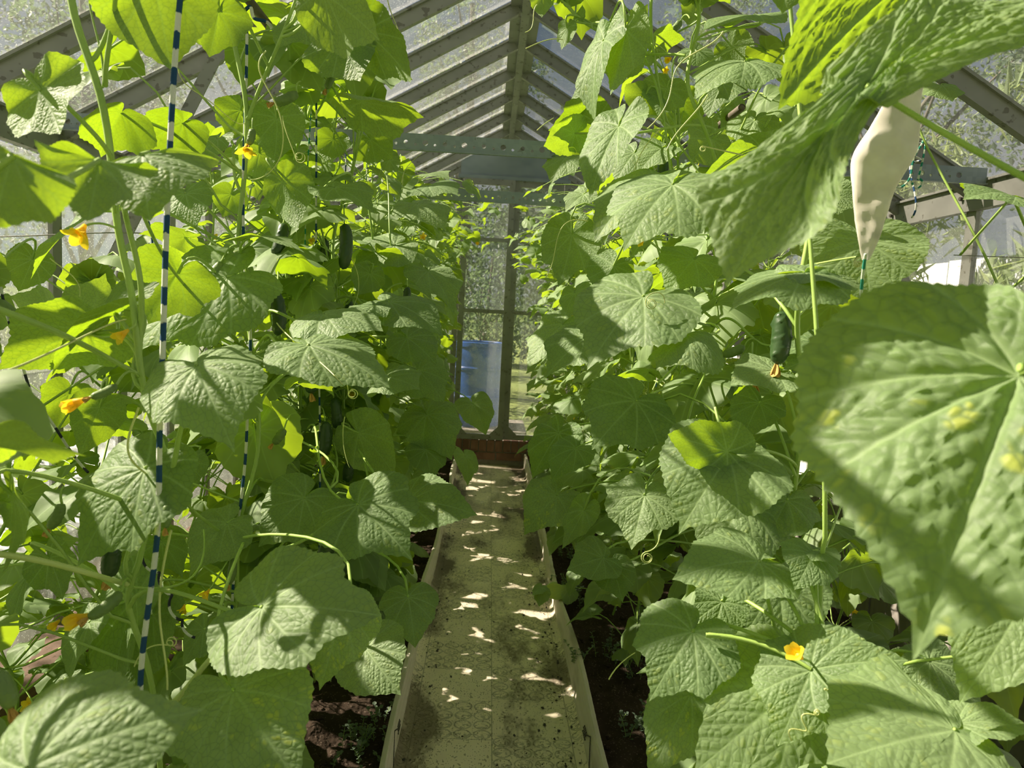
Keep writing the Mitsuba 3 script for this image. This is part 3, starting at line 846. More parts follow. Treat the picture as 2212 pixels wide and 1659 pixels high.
def cucumber(pn, p0, p1, rad, m='cucumber_dark', flower=True, bend=.06, hang=None, label=None):
    pl = PL[pn]
    A, B = at(*p0), at(*p1)
    L = np.linalg.norm(B - A)
    side = unit(np.cross(B - A, FWD))
    c = spline([A, (A + B) / 2 + side * bend * L, B], 30)
    t = np.linspace(0, 1, 30)
    R = rad * np.clip(1 - np.abs(2 * t - 1) ** 5, 0, 1) ** .5 * (.86 + .14 * np.sin(t * np.pi)) + .0008
    mm = tube(c, R, 22)
    nrm = mm.vertex_normals
    mm.vertices = wart(mm.vertices, nrm, 3, rad * .22, 2.6 / rad)
    key = part(pl['key'], 'cucumber', mikit.ply(mm, m, smooth=True))
    if label:
        tag(key, label)
    S = pl['curve']
    h = np.array(at(*hang)) if hang is not None else S[np.argmin(np.linalg.norm(S - A, axis=1) + 2.0 * np.maximum(A[2] - S[:, 2], 0))]
    part(key, 'stalk', mikit.ply(tube(spline([h, (h * .4 + A * .6) + [0, 0, .012], A], 8), .0018, 5), 'stem', smooth=True))
    if flower:
        part(key, 'dried_flower', mikit.ply(petals(B, unit(B - A), rad * 1.3 + .004, 9, spread=.3)[0], 'petal_dry', smooth=True))
    return key


def petals(P, D, size, seed, spread=.9, n=5, one=True, **k):
    D = unit(D)
    a = unit(np.cross(D, [.3, .2, .9])); b = np.cross(D, a)
    r = np.random.default_rng(seed)
    out = []
    u = np.linspace(0, 1, 8)
    for i in range(n):
        ph = 2 * np.pi * i / n + r.uniform(-.2, .2)
        dirv = math.cos(ph) * a + math.sin(ph) * b
        tang = np.cross(D, dirv)
        w = size * .30 * np.sin(np.pi * np.clip(u * .86 + .1, 0, 1)) ** .8
        w[-1] = size * .015
        sp = spread * r.uniform(.75, 1.2)
        c = P + np.outer(size * (u * .95) * 1.0, np.zeros(3)) + np.outer(size * u * math.cos(sp) + size * .10 * np.sin(u * 3.14), D) + np.outer(size * (u ** 1.3) * math.sin(sp) + size * .05, dirv)
        v = []
        for e in (-1, -.5, 0, .5, 1):
            v.append(c + (w * e)[:, None] * tang - (np.abs(e) * .18 * w)[:, None] * -D)
        v = np.stack(v, 1).reshape(-1, 3)
        ii, jj = np.meshgrid(np.arange(7), np.arange(4), indexing='ij')
        q = np.stack([ii * 5 + jj, ii * 5 + jj + 1, (ii + 1) * 5 + jj + 1, (ii + 1) * 5 + jj], -1).reshape(-1, 4)
        out.append(trimesh.Trimesh(v, np.vstack([q[:, [0, 1, 2]], q[:, [0, 2, 3]]]), process=False))
    return [cat(*out)] if one else out


def flower(pn, px, py, d, size, D, hang=None, spread=.8, fruit=None):
    pl = PL[pn]
    P = at(px, py, d)
    Dv = unit(D[0] * RIGHT + D[1] * UP - D[2] * FWD)
    base = P - Dv * size * .35
    cal = tube(np.array([base - Dv * size * .25, base, base + Dv * size * .3]), np.array([.10, .16, .26]) * size, 10)
    key = part(pl['key'], 'flower', mikit.ply(cal, 'petal', smooth=True))
    for m in petals(base, Dv, size, int(px) + int(py), spread, one=False):
        part(key, 'petal', mikit.ply(m, 'petal', smooth=True))
    if hang is not None:
        h = at(*hang)
    else:
        S = pl['curve']; h = S[np.argmin(np.linalg.norm(S - P, axis=1))]
    c = spline([h, (h + base) / 2 - Dv * .01, base - Dv * size * .2], 8)
    part(key, 'stalk', mikit.ply(tube(c, .0016, 5), 'stem', smooth=True))


def tendril(pn, pts, rad=.0011, coil=None, bs='tendril'):
    p = spline(pxline(*pts), max(24, 8 * len(pts)))
    if coil:
        turns, R, L = coil
        e = p[-1]; tdir = unit(p[-1] - p[-2])
        a = unit(np.cross(tdir, FWD)); s = np.linspace(0, 1, int(26 * turns))
        ang = s * turns * 2 * np.pi
        rr = R * (1 - .55 * s)
        cen = e + a * R
        cl = cen - a * (rr * np.cos(ang))[:, None] + unit(tdir) * (rr * np.sin(ang))[:, None] + (-FWD) * (s * L)[:, None]
        p = np.vstack([p, cl[1:]])
    part(PL[pn]['key'], 'tendril', mikit.ply(tube(p, np.linspace(rad, rad * .7, len(p)), 5), bs, smooth=True))


def shoot(pn, pts, rad, name='shoot', bs='stem'):
    p = spline(pxline(*pts), max(16, 6 * len(pts)))
    return part(PL[pn]['key'], name, mikit.ply(tube(p, np.linspace(rad, rad * .8, len(p)), 8), bs, smooth=True))


GL, GR = 'cucumber vines of the left row by the path', 'cucumber vines of the right row by the path'
LX, RX = -.545, .68
LAB_L = ['cucumber vine at the left edge closest to the camera, with blurred leaves',
         'cucumber vine twined beside the thick blue and white string, with yellow flowers',
         'cucumber vine forking under the dark pole, yellow flower beside the second striped string',
         'tall vine behind the second striped string, carrying dark cucumbers',
         'vine with the large warty dark cucumber hanging free below the nearer beam']
S1 = pxline((150, -40, .98), (185, 110, .98), (215, 200, .98), (237, 320, .99), (256, 500, 1.0), (285, 640, 1.0), (300, 770, 1.0), (327, 901, 1.0), (360, 1048, 1.0), (329, 1108, 1.0), (293, 1235, 1.0), (281, 1264, 1.0), (304, 1391, 1.02), (329, 1487, 1.04), (345, 1640, 1.06), (360, 1900, 1.1))
S2 = pxline((493, -30, 1.48), (500, 60, 1.48), (510, 112, 1.48), (533, 245, 1.48), (531, 330, 1.5), (524, 420, 1.5), (515, 520, 1.5), (522, 610, 1.5), (535, 690, 1.5), (552, 830, 1.5), (555, 990, 1.5), (520, 1120, 1.5), (513, 1230, 1.52), (503, 1400, 1.55), (498, 1650, 1.58))
S2b = pxline((535, 258, 1.48), (570, 170, 1.46), (612, 70, 1.42), (645, -20, 1.4))
S3 = pxline((712, 70, 1.95), (709, 110, 1.95), (690, 175, 1.98), (655, 280, 2.0), (640, 330, 2.0), (632, 420, 2.0), (628, 480, 2.02), (618, 580, 2.02), (640, 700, 2.05), (650, 860, 2.05), (645, 1000, 2.1), (660, 1200, 2.1), (665, 1420, 2.12))
S3b = pxline((690, 290, 2.0), (697, 210, 1.97), (695, 330, 2.0), (668, 420, 2.02), (640, 445, 2.02))
S4 = pxline((783, 225, 1.95), (770, 320, 2.0), (752, 405, 2.05), (730, 470, 2.1), (720, 520, 2.1), (722, 600, 2.1), (735, 700, 2.12), (742, 850, 2.15), (745, 1100, 2.2), (750, 1300, 2.25))
plant('L0', -.66, .42, LAB_L[0], None)
plant('L1', LX, 1.0, LAB_L[1], None, [S1])
plant('L2', LX, 1.5, LAB_L[2], None, [S2, S2b])
plant('L3', LX, 2.0, LAB_L[3], None, [S3])
plant('L4', LX + .1, 2.15, LAB_L[4], None, [S4])
LY = [2.75, 3.2, 3.65, 4.1, 4.55, 5.0, 5.45, 5.9, 6.25]
for i, y in enumerate(LY):
    plant('L%d' % (i + 5), LX - .03, y, ORD[i + 5] + ' vine from the camera in the left path row, beyond the nearer cross beam', GL)
LAB_R = ['cucumber vine at the right edge with the huge puckered leaf and long diagonal leaf',
         'low bright green cucumber vine at the lower right with an orange flower',
         'cucumber vine with the large round leaf behind the white cloth strip',
         'tall right hand vine with the big pale tilted leaves beside the diagonal leaf',
         'tall right hand vine reaching the ridge, with upright pale leaves under the roof']
plant('R0', .74, .38, LAB_R[0], None)
plant('R1', RX + .02, .98, LAB_R[1], None, [pxline((1775, 1200, 1.02), (1770, 1290, 1.04), (1765, 1460, 1.0), (1745, 1620, 1.05), (1735, 1850, 1.1))])
plant('R2', RX - .02, 1.38, LAB_R[2], None, [pxline((1755, 330, 1.2), (1752, 480, 1.2), (1735, 580, 1.2), (1722, 700, 1.25), (1730, 820, 1.3), (1725, 980, 1.35), (1700, 1200, 1.4), (1690, 1440, 1.45), (1690, 1600, 1.5))])
plant('R3', RX - .03, 1.85, LAB_R[3], None, [pxline((1500, -10, 1.75), (1495, 110, 1.75), (1485, 180, 1.75), (1510, 250, 1.75), (1540, 330, 1.78), (1560, 420, 1.8), (1545, 620, 1.85), (1535, 760, 1.85), (1540, 950, 1.9), (1545, 1300, 2.0)), pxline((1408, -20, 1.8), (1410, 100, 1.8), (1420, 170, 1.8), (1440, 260, 1.82), (1480, 330, 1.85), (1520, 390, 1.85))])
plant('R4', RX - .03, 2.3, LAB_R[4], None, [pxline((1215, -10, 2.0), (1240, 30, 2.0), (1300, 70, 2.02), (1370, 100, 2.08), (1450, 180, 2.15), (1465, 330, 2.2), (1470, 600, 2.25), (1465, 900, 2.3), (1470, 1150, 2.35))])
RY = [2.75, 3.2, 3.65, 4.1, 4.55, 5.0, 5.45, 5.9, 6.25]
for i, y in enumerate(RY):
    plant('R%d' % (i + 5), RX - .05, y, ORD[i + 5] + ' vine from the camera in the right path row, beyond the nearer cross beam', GR)
OL = [1.55, 2.0, 2.5, 3.1, 3.8, 4.6, 5.4, .95, .4, -.05]
for i, y in enumerate(OL):
    plant('A%d' % i, -1.02, y, (ORD[i] +  ' cucumber vine along the left glass wall counted from the camera, behind the path row') if i < 7 else 'tall cucumber vine by the left glass wall, ' + ('just outside the left edge of the picture', 'level with the camera', 'behind the camera')[i - 7], None, top=(1.42 if i < 2 else 1.9))
OR_ = [1.75, 2.4, 3.1, 3.8, 4.6, 5.4]
for i, y in enumerate(OR_):
    plant('B%d' % i, 1.28, y, ORD[i] + ' cucumber vine along the right glass wall counted from the camera, behind the path row', None, top=(1.3 if i < 2 else 1.8))

# leaves placed one by one: vine, stalk end (pixel, depth), tip (pixel, depth step), facing (right, up, toward the camera)
B_ = dict
HEROES = [
    ('L1', 330, -40, .92, 368, 150, .02, (-.2, .55, -.8), B_(wide=1.35, cup=.3)),
    ('L2', 472, 25, 1.2, 452, 124, .02, (-.1, .45, -.85), B_(wide=1.25, droop=.3)),
    ('L1', 88, 195, .85, 130, 290, -.03, (-.25, .45, -.85), B_(wide=1.25, wave=.07)),
    ('L2', 262, 243, 1.15, 218, 340, .05, (-.45, .65, -.6), B_(pet=((520, 375, 1.48), (400, 300, 1.3)), cup=.9, fold=-.3)),
    ('L2', 395, 265, 1.25, 300, 325, .02, (-.2, .85, -.5), B_(pet=((518, 372, 1.48), (450, 305, 1.35)), cup=.8)),
    ('L0', 30, 335, .52, -10, 505, .02, (.2, .4, .9), B_(wide=1.25, wave=.09, cup=.8, back=.12, pet=((-200, 480, .5), (-60, 400, .52)))),
    ('L0', 215, 345, .66, 190, 478, -.03, (-.35, .35, -.8), B_(wide=1.2, wave=.08, cup=.6, back=.15, pet=((-200, 480, .5), (60, 420, .58)))),
    ('L1', 305, 335, .74, 325, 478, -.03, (.1, .35, .9), B_(wide=1.45, cup=.4, back=.12)),
    ('L1', 205, 455, 1.15, 66, 604, .02, (-.75, .45, .45), B_(wide=.85)),
    ('L2', 400, 418, 1.4, 426, 498, -.03, (0, .4, .9), B_(wide=.95)),
    ('L2', 384, 590, 1.3, 320, 700, -.02, (-.3, .3, -.9), B_(wide=1.25)),
    ('L2', 490, 598, 1.38, 280, 762, -.04, (.1, .55, .8), B_(wide=.95, cup=.5)),
    ('A0', 112, 690, 1.7, 20, 640, .03, (-.3, .55, -.75), B_()),
    ('A0', 190, 690, 1.7, 228, 590, .03, (-.3, .3, -.85), B_()),
    ('L1', 190, 715, 1.1, -10, 800, .03, (-.25, .65, -.65), B_(wide=.75)),
    ('L1', 268, 668, 1.05, 112, 812, .02, (-.62, .62, .42), B_(wide=.6, fold=.6)),
    ('L1', 175, 692, 1.2, 28, 742, .02, (-.2, .93, .25), B_(wide=.9)),
    ('L1', 425, 790, .92, 507, 978, -.05, (0, .68, .72), B_(wide=1.1, cup=.55, droop=.6, k=39)),
    ('L2', 700, 678, 1.35, 828, 716, -.04, (.05, .88, .45), B_(wide=1.15, cup=.6)),
    ('L2', 668, 745, 1.25, 842, 838, -.04, (.1, .84, .5), B_(wide=.95, cup=.5)),
    ('L4', 842, 652, 1.8, 958, 728, -.03, (.25, .8, .55), B_(wide=1.1)),
    ('L4', 808, 660, 1.75, 740, 690, -.05, (-.1, .85, .5), B_()),
    ('L4', 838, 815, 1.7, 908, 842, -.05, (.15, .7, .7), B_(wide=1.2)),
    ('L1', 312, 1012, .98, 168, 1224, -.03, (-.15, .6, .78), B_(wide=1.05, cup=.45, droop=.35)),
    ('L0', -60, 960, .6, 188, 986, .02, (.1, .9, -.35), B_(wide=.9, wave=.08)),
    ('L1', 25, 1065, .85, 5, 1240, .0, (.55, .3, -.75), B_(wide=.8)),
    ('L1', 105, 1205, 1.1, 135, 1296, -.02, (0, .25, -.95), B_(wide=1.15)),
    ('L1', 566, 1310, .93, 822, 1330, -.04, (.05, .72, .68), B_(wide=1.0, cup=.25, droop=.3, wave=.03)),
    ('L2', 505, 1492, .95, 650, 1700, -.05, (.15, .55, .8), B_(wide=1.15, k=31)),
    ('L0', 60, 1660, .52, 442, 1532, .05, (0, .72, .7), B_(wide=1.0, cup=.6)),
    ('L3', 657, 1076, 1.5, 558, 1182, -.05, (0, .55, .82), B_(wide=1.05)),
    ('L3', 774, 1090, 1.4, 892, 1212, -.05, (.1, .6, .78), B_(wide=1.15)),
    ('L4', 880, 1084, 1.65, 1032, 1113, -.05, (.1, .75, .65), B_(wide=.95)),
    ('L3', 882, 1290, 1.45, 897, 1400, -.05, (.2, .35, .9), B_(wide=1.1)),
    ('L2', 740, 1318, 1.1, 690, 1492, -.03, (.3, .35, .9), B_(wide=.9, k=31)),
    ('L3', 790, 1402, 1.35, 866, 1502, -.05, (.1, .4, .9), B_(wide=1.2)),
    ('L5', 922, 895, 2.3, 976, 994, -.05, (.2, .4, .9), B_(wide=1.05)),
    ('L5', 920, 972, 2.25, 932, 1042, -.05, (.3, .3, .9), B_()),
    ('L6', 1005, 985, 2.9, 1010, 1050, -.05, (.55, .2, .8), B_(wide=.8)),
    ('L8', 1022, 872, 3.6, 1050, 940, -.05, (.3, .2, .9), B_()),
    ('L4', 775, 935, 1.95, 856, 1034, -.04, (.2, .35, -.9), B_(wide=1.0)),
    ('L2', 192, 1345, 1.35, 150, 1472, -.03, (-.5, .5, .7), B_(wide=1.0)),
    ('A0', 140, 1468, 1.6, 104, 1542, -.05, (-.2, .7, .7), B_(wide=1.2)),
    ('L2', 292, 1290, 1.4, 246, 1548, -.03, (-.4, .25, .88), B_(wide=.55, fold=.3)),
    ('L2', 330, 1330, 1.42, 300, 1520, -.03, (-.45, .3, .85), B_(wide=.8)),
    ('A0', 62, 1240, 1.5, 24, 1366, -.03, (-.55, .4, .7), B_(wide=.7)),
    ('L2', 490, 1130, 1.45, 408, 1248, -.03, (-.3, .5, .8), B_(wide=1.1)),
    ('L2', 735, 85, 1.3, 778, 176, -.02, (.1, .4, -.9), B_(wide=1.35, wave=.06)),
    ('L2', 790, 70, 1.28, 888, 178, -.03, (.4, .5, -.75), B_(wide=.8)),
    ('L2', 700, -15, 1.15, 820, 88, -.03, (.25, .65, -.65), B_(wide=1.1)),
    ('L4', 783, 220, 1.5, 916, 254, .0, (.05, .975, -.12), B_(stalk=False, wide=1.1, cup=.8)),
    ('L3', 655, 32, 1.5, 598, 106, -.03, (-.1, .5, .85), B_(wide=1.2, cup=.9)),
    ('L3', 598, 255, 1.75, 590, 352, -.02, (0, .3, -.95), B_(wide=1.15)),
    ('L3', 520, 238, 1.8, 492, 305, -.02, (-.1, .4, -.9), B_(wide=1.1)),
    ('L3', 612, 392, 1.7, 640, 502, -.02, (.35, .2, -.9), B_(wide=1.0, fold=.3)),
    ('L4', 722, 405, 1.7, 810, 462, -.04, (.05, .85, .5), B_(wide=.95)),
    ('L5', 852, 528, 2.3, 762, 578, -.05, (-.2, .6, .75), B_(wide=1.2)),
    ('L5', 902, 440, 2.5, 964, 500, -.05, (.2, .75, .6), B_(wide=1.2)),
    ('L5', 925, 585, 2.3, 982, 682, -.05, (.5, .45, .72), B_(wide=.85)),
    ('L6', 925, 402, 3.0, 992, 424, -.08, (.1, .8, .6), B_(wide=1.2)),
    ('L6', 925, 375, 3.2, 972, 390, -.08, (.1, .85, .5), B_(wide=1.2)),
    ('L2', 540, 512, 1.4, 658, 546, -.02, (0, .95, .2), B_(wide=1.0, cup=.3)),
    ('L2', 400, 512, 1.45, 298, 506, .0, (0, .92, -.35), B_(wide=.9)),
    ('L5', 800, 300, 2.2, 850, 345, -.02, (.1, .4, -.85), B_(wide=1.2)),
    ('L6', 840, 345, 2.5, 858, 372, -.02, (.1, .4, -.85), B_(wide=1.2)),
    ('L5', 720, 300, 2.2, 700, 350, -.02, (.1, .4, -.85), B_(wide=1.2)),
    ('L4', 800, 590, 2.0, 772, 640, -.02, (.1, .4, -.85), B_(wide=1.1)),
    ('L2', 470, 300, 1.55, 440, 360, -.02, (-.2, .75, .55), B_(wide=1.1)),
    ('L3', 560, 330, 1.8, 545, 395, -.02, (-.1, .4, -.85), B_(wide=1.1)),
    ('L3', 500, 420, 1.75, 480, 470, -.02, (-.1, .5, -.8), B_(wide=1.1)),
    ('A0', 70, 560, 1.75, 40, 630, -.02, (-.2, .5, -.8), B_(wide=1.1)),
    ('A1', 150, 850, 1.7, 120, 930, -.02, (-.3, .4, -.85), B_(wide=1.1)),
    ('A1', 215, 880, 1.65, 170, 985, -.02, (-.3, .3, -.9), B_(wide=.9)),
    ('A0', 45, 880, 1.6, 20, 960, -.02, (-.3, .4, -.85), B_(wide=1.0)),
    ('A1', 400, 1000, 1.8, 380, 1090, -.02, (-.3, .4, .8), B_(wide=1.1)),
    ('L2', 350, 1170, 1.5, 395, 1250, -.02, (-.3, .4, -.85), B_(wide=.9)),
    ('L2', 440, 1360, 1.35, 395, 1440, -.02, (-.2, .5, .8), B_(wide=1.0)),
    ('L4', 880, 730, 2.0, 945, 790, -.03, (.2, .6, .75), B_(wide=1.1)),
    ('L5', 905, 800, 2.2, 960, 870, -.03, (.2, .45, .85), B_(wide=1.1)),
    ('R2', 1530, 1010, 1.4, 1480, 1080, -.03, (-.2, .5, .8), B_(wide=1.1)),
    ('R2', 1700, 1080, 1.35, 1650, 1180, -.03, (-.2, .5, .8), B_(wide=1.1)),
    ('R1', 1560, 1300, 1.1, 1530, 1400, -.03, (-.1, .4, .9), B_(wide=1.0)),
    # right side
    ('R0', 2205, 800, .50, 1972, 1428, -.035, (-.42, .42, .80), B_(wide=1.15, cup=.35, droop=.3, quilt=.024, wave=.04, k=56, label='huge puckered leaf with a yellow tip, closest to the camera at the right edge')),
    ('R0', 1872, 185, .62, 1566, 622, -.03, (-.48, .58, .66), B_(pet=((2300, 430, .66), (2080, 310, .64), (1935, 225, .63)), k=35, wide=.17, flare=7, blunt=.45, cup=.1, fold=.12, back=.5, label='long folded leaf hanging diagonally, lower half in shade')),
    ('R0', 1850, 195, .62, 2262, -10, .03, (-.18, .62, .76), B_(stalk=False, k=35, wide=.30, flare=3.5, blunt=.7, cup=.2, back=.3)),
    ('R0', 1985, -75, .80, 1680, 238, -.02, (-.25, .40, -.86), B_(wide=.80, back=.4, cup=.2, k=38, label='large leaf glowing yellow green against the sun at the top right')),
    ('R1', 1700, -30, .9, 1690, 30, .0, (0, .7, .6), B_(wide=1.6)),
    ('R3', 1628, 32, 1.6, 1518, 66, -.03, (-.2, .85, .48), B_(wide=1.2)),
    ('R3', 1608, 132, 1.5, 1503, 214, -.03, (-.4, .6, .68), B_(wide=1.2)),
    ('R4', 1302, 88, 1.8, 1288, 278, -.02, (-.8, .2, .5), B_(wide=.62)),
    ('R4', 1352, 66, 1.75, 1318, 206, -.02, (.5, .2, -.8), B_(wide=.6, fold=.3)),
    ('R3', 1336, 272, 1.65, 1274, 434, -.03, (-.6, .4, .62), B_(wide=.72, fold=.25)),
    ('R4', 1282, 262, 2.1, 1184, 282, -.02, (.15, .6, -.75), B_(wide=1.1)),
    ('R4', 1242, 288, 2.1, 1174, 316, -.02, (.15, .7, -.65), B_(wide=1.1)),
    ('R3', 1408, 392, 1.55, 1284, 524, -.04, (-.45, .6, .65), B_(wide=1.0)),
    ('R3', 1452, 398, 1.45, 1346, 544, -.05, (-.3, .62, .7), B_(wide=1.15)),
    ('R4', 1236, 506, 2.0, 1206, 620, -.02, (.4, .3, -.85), B_(wide=1.0)),
    ('R4', 1326, 574, 1.75, 1284, 642, -.02, (.3, .2, -.9), B_(wide=1.1, fold=.4)),
    ('R3', 1388, 640, 1.4, 1268, 800, -.04, (-.32, .58, .74), B_(wide=1.18, cup=.3, label='large pale leaf with blotchy leaf shadows in the middle of the right row')),
    ('R4', 1267, 728, 1.8, 1177, 818, -.03, (-.5, .55, .66), B_(wide=1.0)),
    ('R4', 1242, 632, 2.0, 1252, 690, -.03, (-.5, .3, .8), B_(wide=1.1)),
    ('R4', 1216, 700, 2.1, 1139, 798, -.03, (-.5, .5, .7), B_(wide=.9)),
    ('R3', 1482, 722, 1.35, 1418, 802, -.03, (-.35, .78, .5), B_(wide=1.5, cup=1.2)),
    ('R2', 1735, 590, 1.08, 1572, 676, -.05, (-.1, .88, .45), B_(wide=.9, cup=.7)),
    ('R2', 1740, 588, 1.08, 1880, 630, .02, (.1, .9, .4), B_(wide=.8, cup=.5, stalk=False)),
    ('R2', 1862, 520, 1.2, 1880, 660, -.03, (-.1, .35, .93), B_(wide=1.5, cup=.15, droop=.15)),
    ('R2', 1788, 415, 1.4, 1862, 448, -.02, (-.2, .5, .85), B_(wide=1.25)),
    ('B0', 2036, 185, 1.7, 2058, 220, -.03, (0, .5, .85), B_(wide=1.6)),
    ('B0', 2188, 424, 1.15, 2080, 432, -.03, (0, .85, .5), B_(wide=1.25)),
    ('R3', 1374, 866, 1.5, 1278, 972, -.04, (-.15, .4, .9), B_(wide=1.2, cup=.2)),
    ('R2', 1574, 985, 1.25, 1466, 1154, -.04, (-.2, .52, .83), B_(wide=1.2, cup=.25)),
    ('R2', 1570, 975, 1.24, 1442, 938, -.05, (-.35, .1, -.9), B_(wide=.75, stalk=False)),
    ('R3', 1392, 1070, 1.4, 1364, 1188, -.05, (-.1, .55, .82), B_(wide=1.12, cup=.3)),
    ('R4', 1244, 968, 2.1, 1190, 1044, -.03, (-.3, .5, .8), B_(wide=.95)),
    ('R4', 1206, 935, 2.2, 1150, 1034, -.03, (-.4, .45, .8), B_(wide=.9)),
    ('R4', 1202, 1070, 2.1, 1132, 1156, -.04, (-.2, .6, .75), B_(wide=1.1, k=31)),
    ('R4', 1262, 1102, 1.9, 1214, 1186, -.02, (.5, .4, -.75), B_(wide=.6)),
    ('R2', 1606, 1085, 1.35, 1520, 1230, -.04, (-.2, .5, .84), B_(wide=1.2)),
    ('R1', 1640, 1212, 1.05, 1452, 1252, -.04, (-.15, .82, .52), B_(wide=.95)),
    ('R1', 1496, 1365, 1.02, 1402, 1515, -.03, (-.35, .45, .82), B_(wide=1.15, cup=.35)),
    ('R2', 1682, 1265, 1.3, 1690, 1445, -.05, (0, .25, .95), B_(wide=1.15)),
    ('R1', 1752, 1446, .96, 1962, 1426, -.02, (.0, .7, .7), B_(wide=.85, pet=((1525, 1372, 1.0), (1620, 1385, .99)))),
    ('R1', 1752, 1448, .96, 1680, 1612, -.04, (-.2, .6, .75), B_(wide=1.1, stalk=False)),
    ('R1', 1712, 1490, .98, 1500, 1668, -.03, (-.1, .55, .82), B_(wide=1.1)),
    ('R1', 1492, 1500, 1.08, 1402, 1680, -.03, (-.2, .5, .82), B_(wide=.8, k=31, label='old leaf mottled with yellow between the veins')),
    ('R1', 1560, 1440, 1.12, 1488, 1580, -.03, (-.15, .55, .8), B_(wide=.9, k=31)),
    ('R0', 2062, 1575, .82, 1785, 1650, -.06, (0, .9, .4), B_(wide=1.1, back=.5)),
    ('R0', 2070, 1562, .84, 2250, 1585, -.02, (.05, .93, .3), B_(wide=.8, back=.3)),
    ('R0', 2210, 1300, .85, 2072, 1520, -.03, (-.3, .4, .85), B_(wide=.95)),
    ('R1', 2008, 1428, 1.15, 2125, 1536, -.03, (.1, .5, .85), B_(wide=.9)),
    ('R1', 1756, 1198, 1.02, 1716, 1274, -.03, (-.1, .5, .85), B_(wide=1.2, cup=.5)),
    ('R1', 1770, 1190, 1.02, 1818, 1225, -.03, (.1, .8, .6), B_(wide=1.1)),
    ('R3', 1302, 1205, 1.75, 1224, 1232, -.03, (-.2, .7, .65), B_(wide=1.2)),
    ('R3', 1325, 1225, 1.75, 1345, 1302, -.03, (0, .5, .85), B_(wide=1.1)),
    ('R2', 1672, 800, 1.3, 1578, 832, -.03, (-.2, .75, .6), B_(wide=1.2)),
    ('R2', 1640, 870, 1.4, 1600, 960, -.03, (-.2, .6, .7), B_(wide=1.0)),
    ('R2', 1805, 760, 1.3, 1690, 800, -.03, (-.2, .6, .7), B_(wide=1.0)),
    ('R2', 1500, 560, 1.6, 1440, 640, -.03, (-.2, .55, .8), B_(wide=1.2)),
    ('R4', 1540, 300, 2.0, 1490, 350, -.03, (.2, .4, -.85), B_(wide=1.2)),
    ('R4', 1440, 190, 2.1, 1420, 250, -.03, (.2, .4, -.85), B_(wide=1.2)),
    ('R4', 1410, 100, 1.9, 1480, 85, .02, (.1, .85, -.45), B_(wide=1.1)),
    ('R4', 1372, 50, 1.95, 1400, 8, .02, (.1, .3, -.9), B_(wide=.8)),
    ('R4', 1225, 60, 2.0, 1212, 108, .0, (.6, .3, -.7), B_(wide=.9)),
    ('R4', 1250, 40, 2.0, 1258, 10, .0, (.6, .3, -.7), B_(wide=.9)),
    ('R4', 1172, -8, 2.0, 1170, 38, .0, (.2, .4, -.85), B_(wide=1.1)),
    ('R5', 1560, 260, 2.4, 1600, 330, -.02, (.2, .4, -.85), B_(wide=1.1)),
    ('R3', 1630, 260, 1.7, 1600, 330, -.02, (-.2, .6, .7), B_(wide=1.1)),
    ('R3', 1650, 330, 1.5, 1520, 380, -.02, (.1, .75, -.6), B_(wide=.7)),
    ('R4', 1345, 118, 2.0, 1330, 190, -.02, (.2, .5, -.8), B_(wide=1.1)),
    ('R4', 1395, 205, 2.1, 1372, 262, -.02, (.1, .4, -.85), B_(wide=1.2)),
    ('R5', 1470, 215, 2.3, 1450, 300, -.02, (.1, .3, -.9), B_(wide=1.2)),
    ('R5', 1505, 110, 2.2, 1540, 160, -.02, (.0, .6, .7), B_(wide=1.2)),
    ('R5', 1560, 180, 2.2, 1530, 255, -.02, (-.3, .5, .75), B_(wide=1.1)),
    ('R5', 1600, 250, 2.2, 1560, 300, -.02, (.1, .5, -.8), B_(wide=1.2)),
    ('R4', 1430, 320, 2.2, 1380, 372, -.02, (-.2, .6, .7), B_(wide=1.2)),
    ('R5', 1370, 330, 2.4, 1330, 395, -.02, (-.2, .6, .7), B_(wide=1.2)),
    ('R4', 1500, 30, 2.0, 1470, 10, .0, (.1, .5, -.8), B_(wide=1.2)),
    ('R5', 1580, 100, 2.1, 1620, 150, -.02, (.1, .6, -.75), B_(wide=1.1)),
    ('R4', 1265, 200, 2.1, 1250, 262, -.02, (-.5, .4, .7), B_(wide=.8)),
    ('R5', 1220, 340, 2.5, 1190, 400, -.02, (-.3, .5, .75), B_(wide=1.1)),
    ('R5', 1260, 420, 2.4, 1220, 460, -.02, (-.2, .7, .6), B_(wide=1.1)),
]
for h in HEROES:
    hero(*h[:8], **h[8])

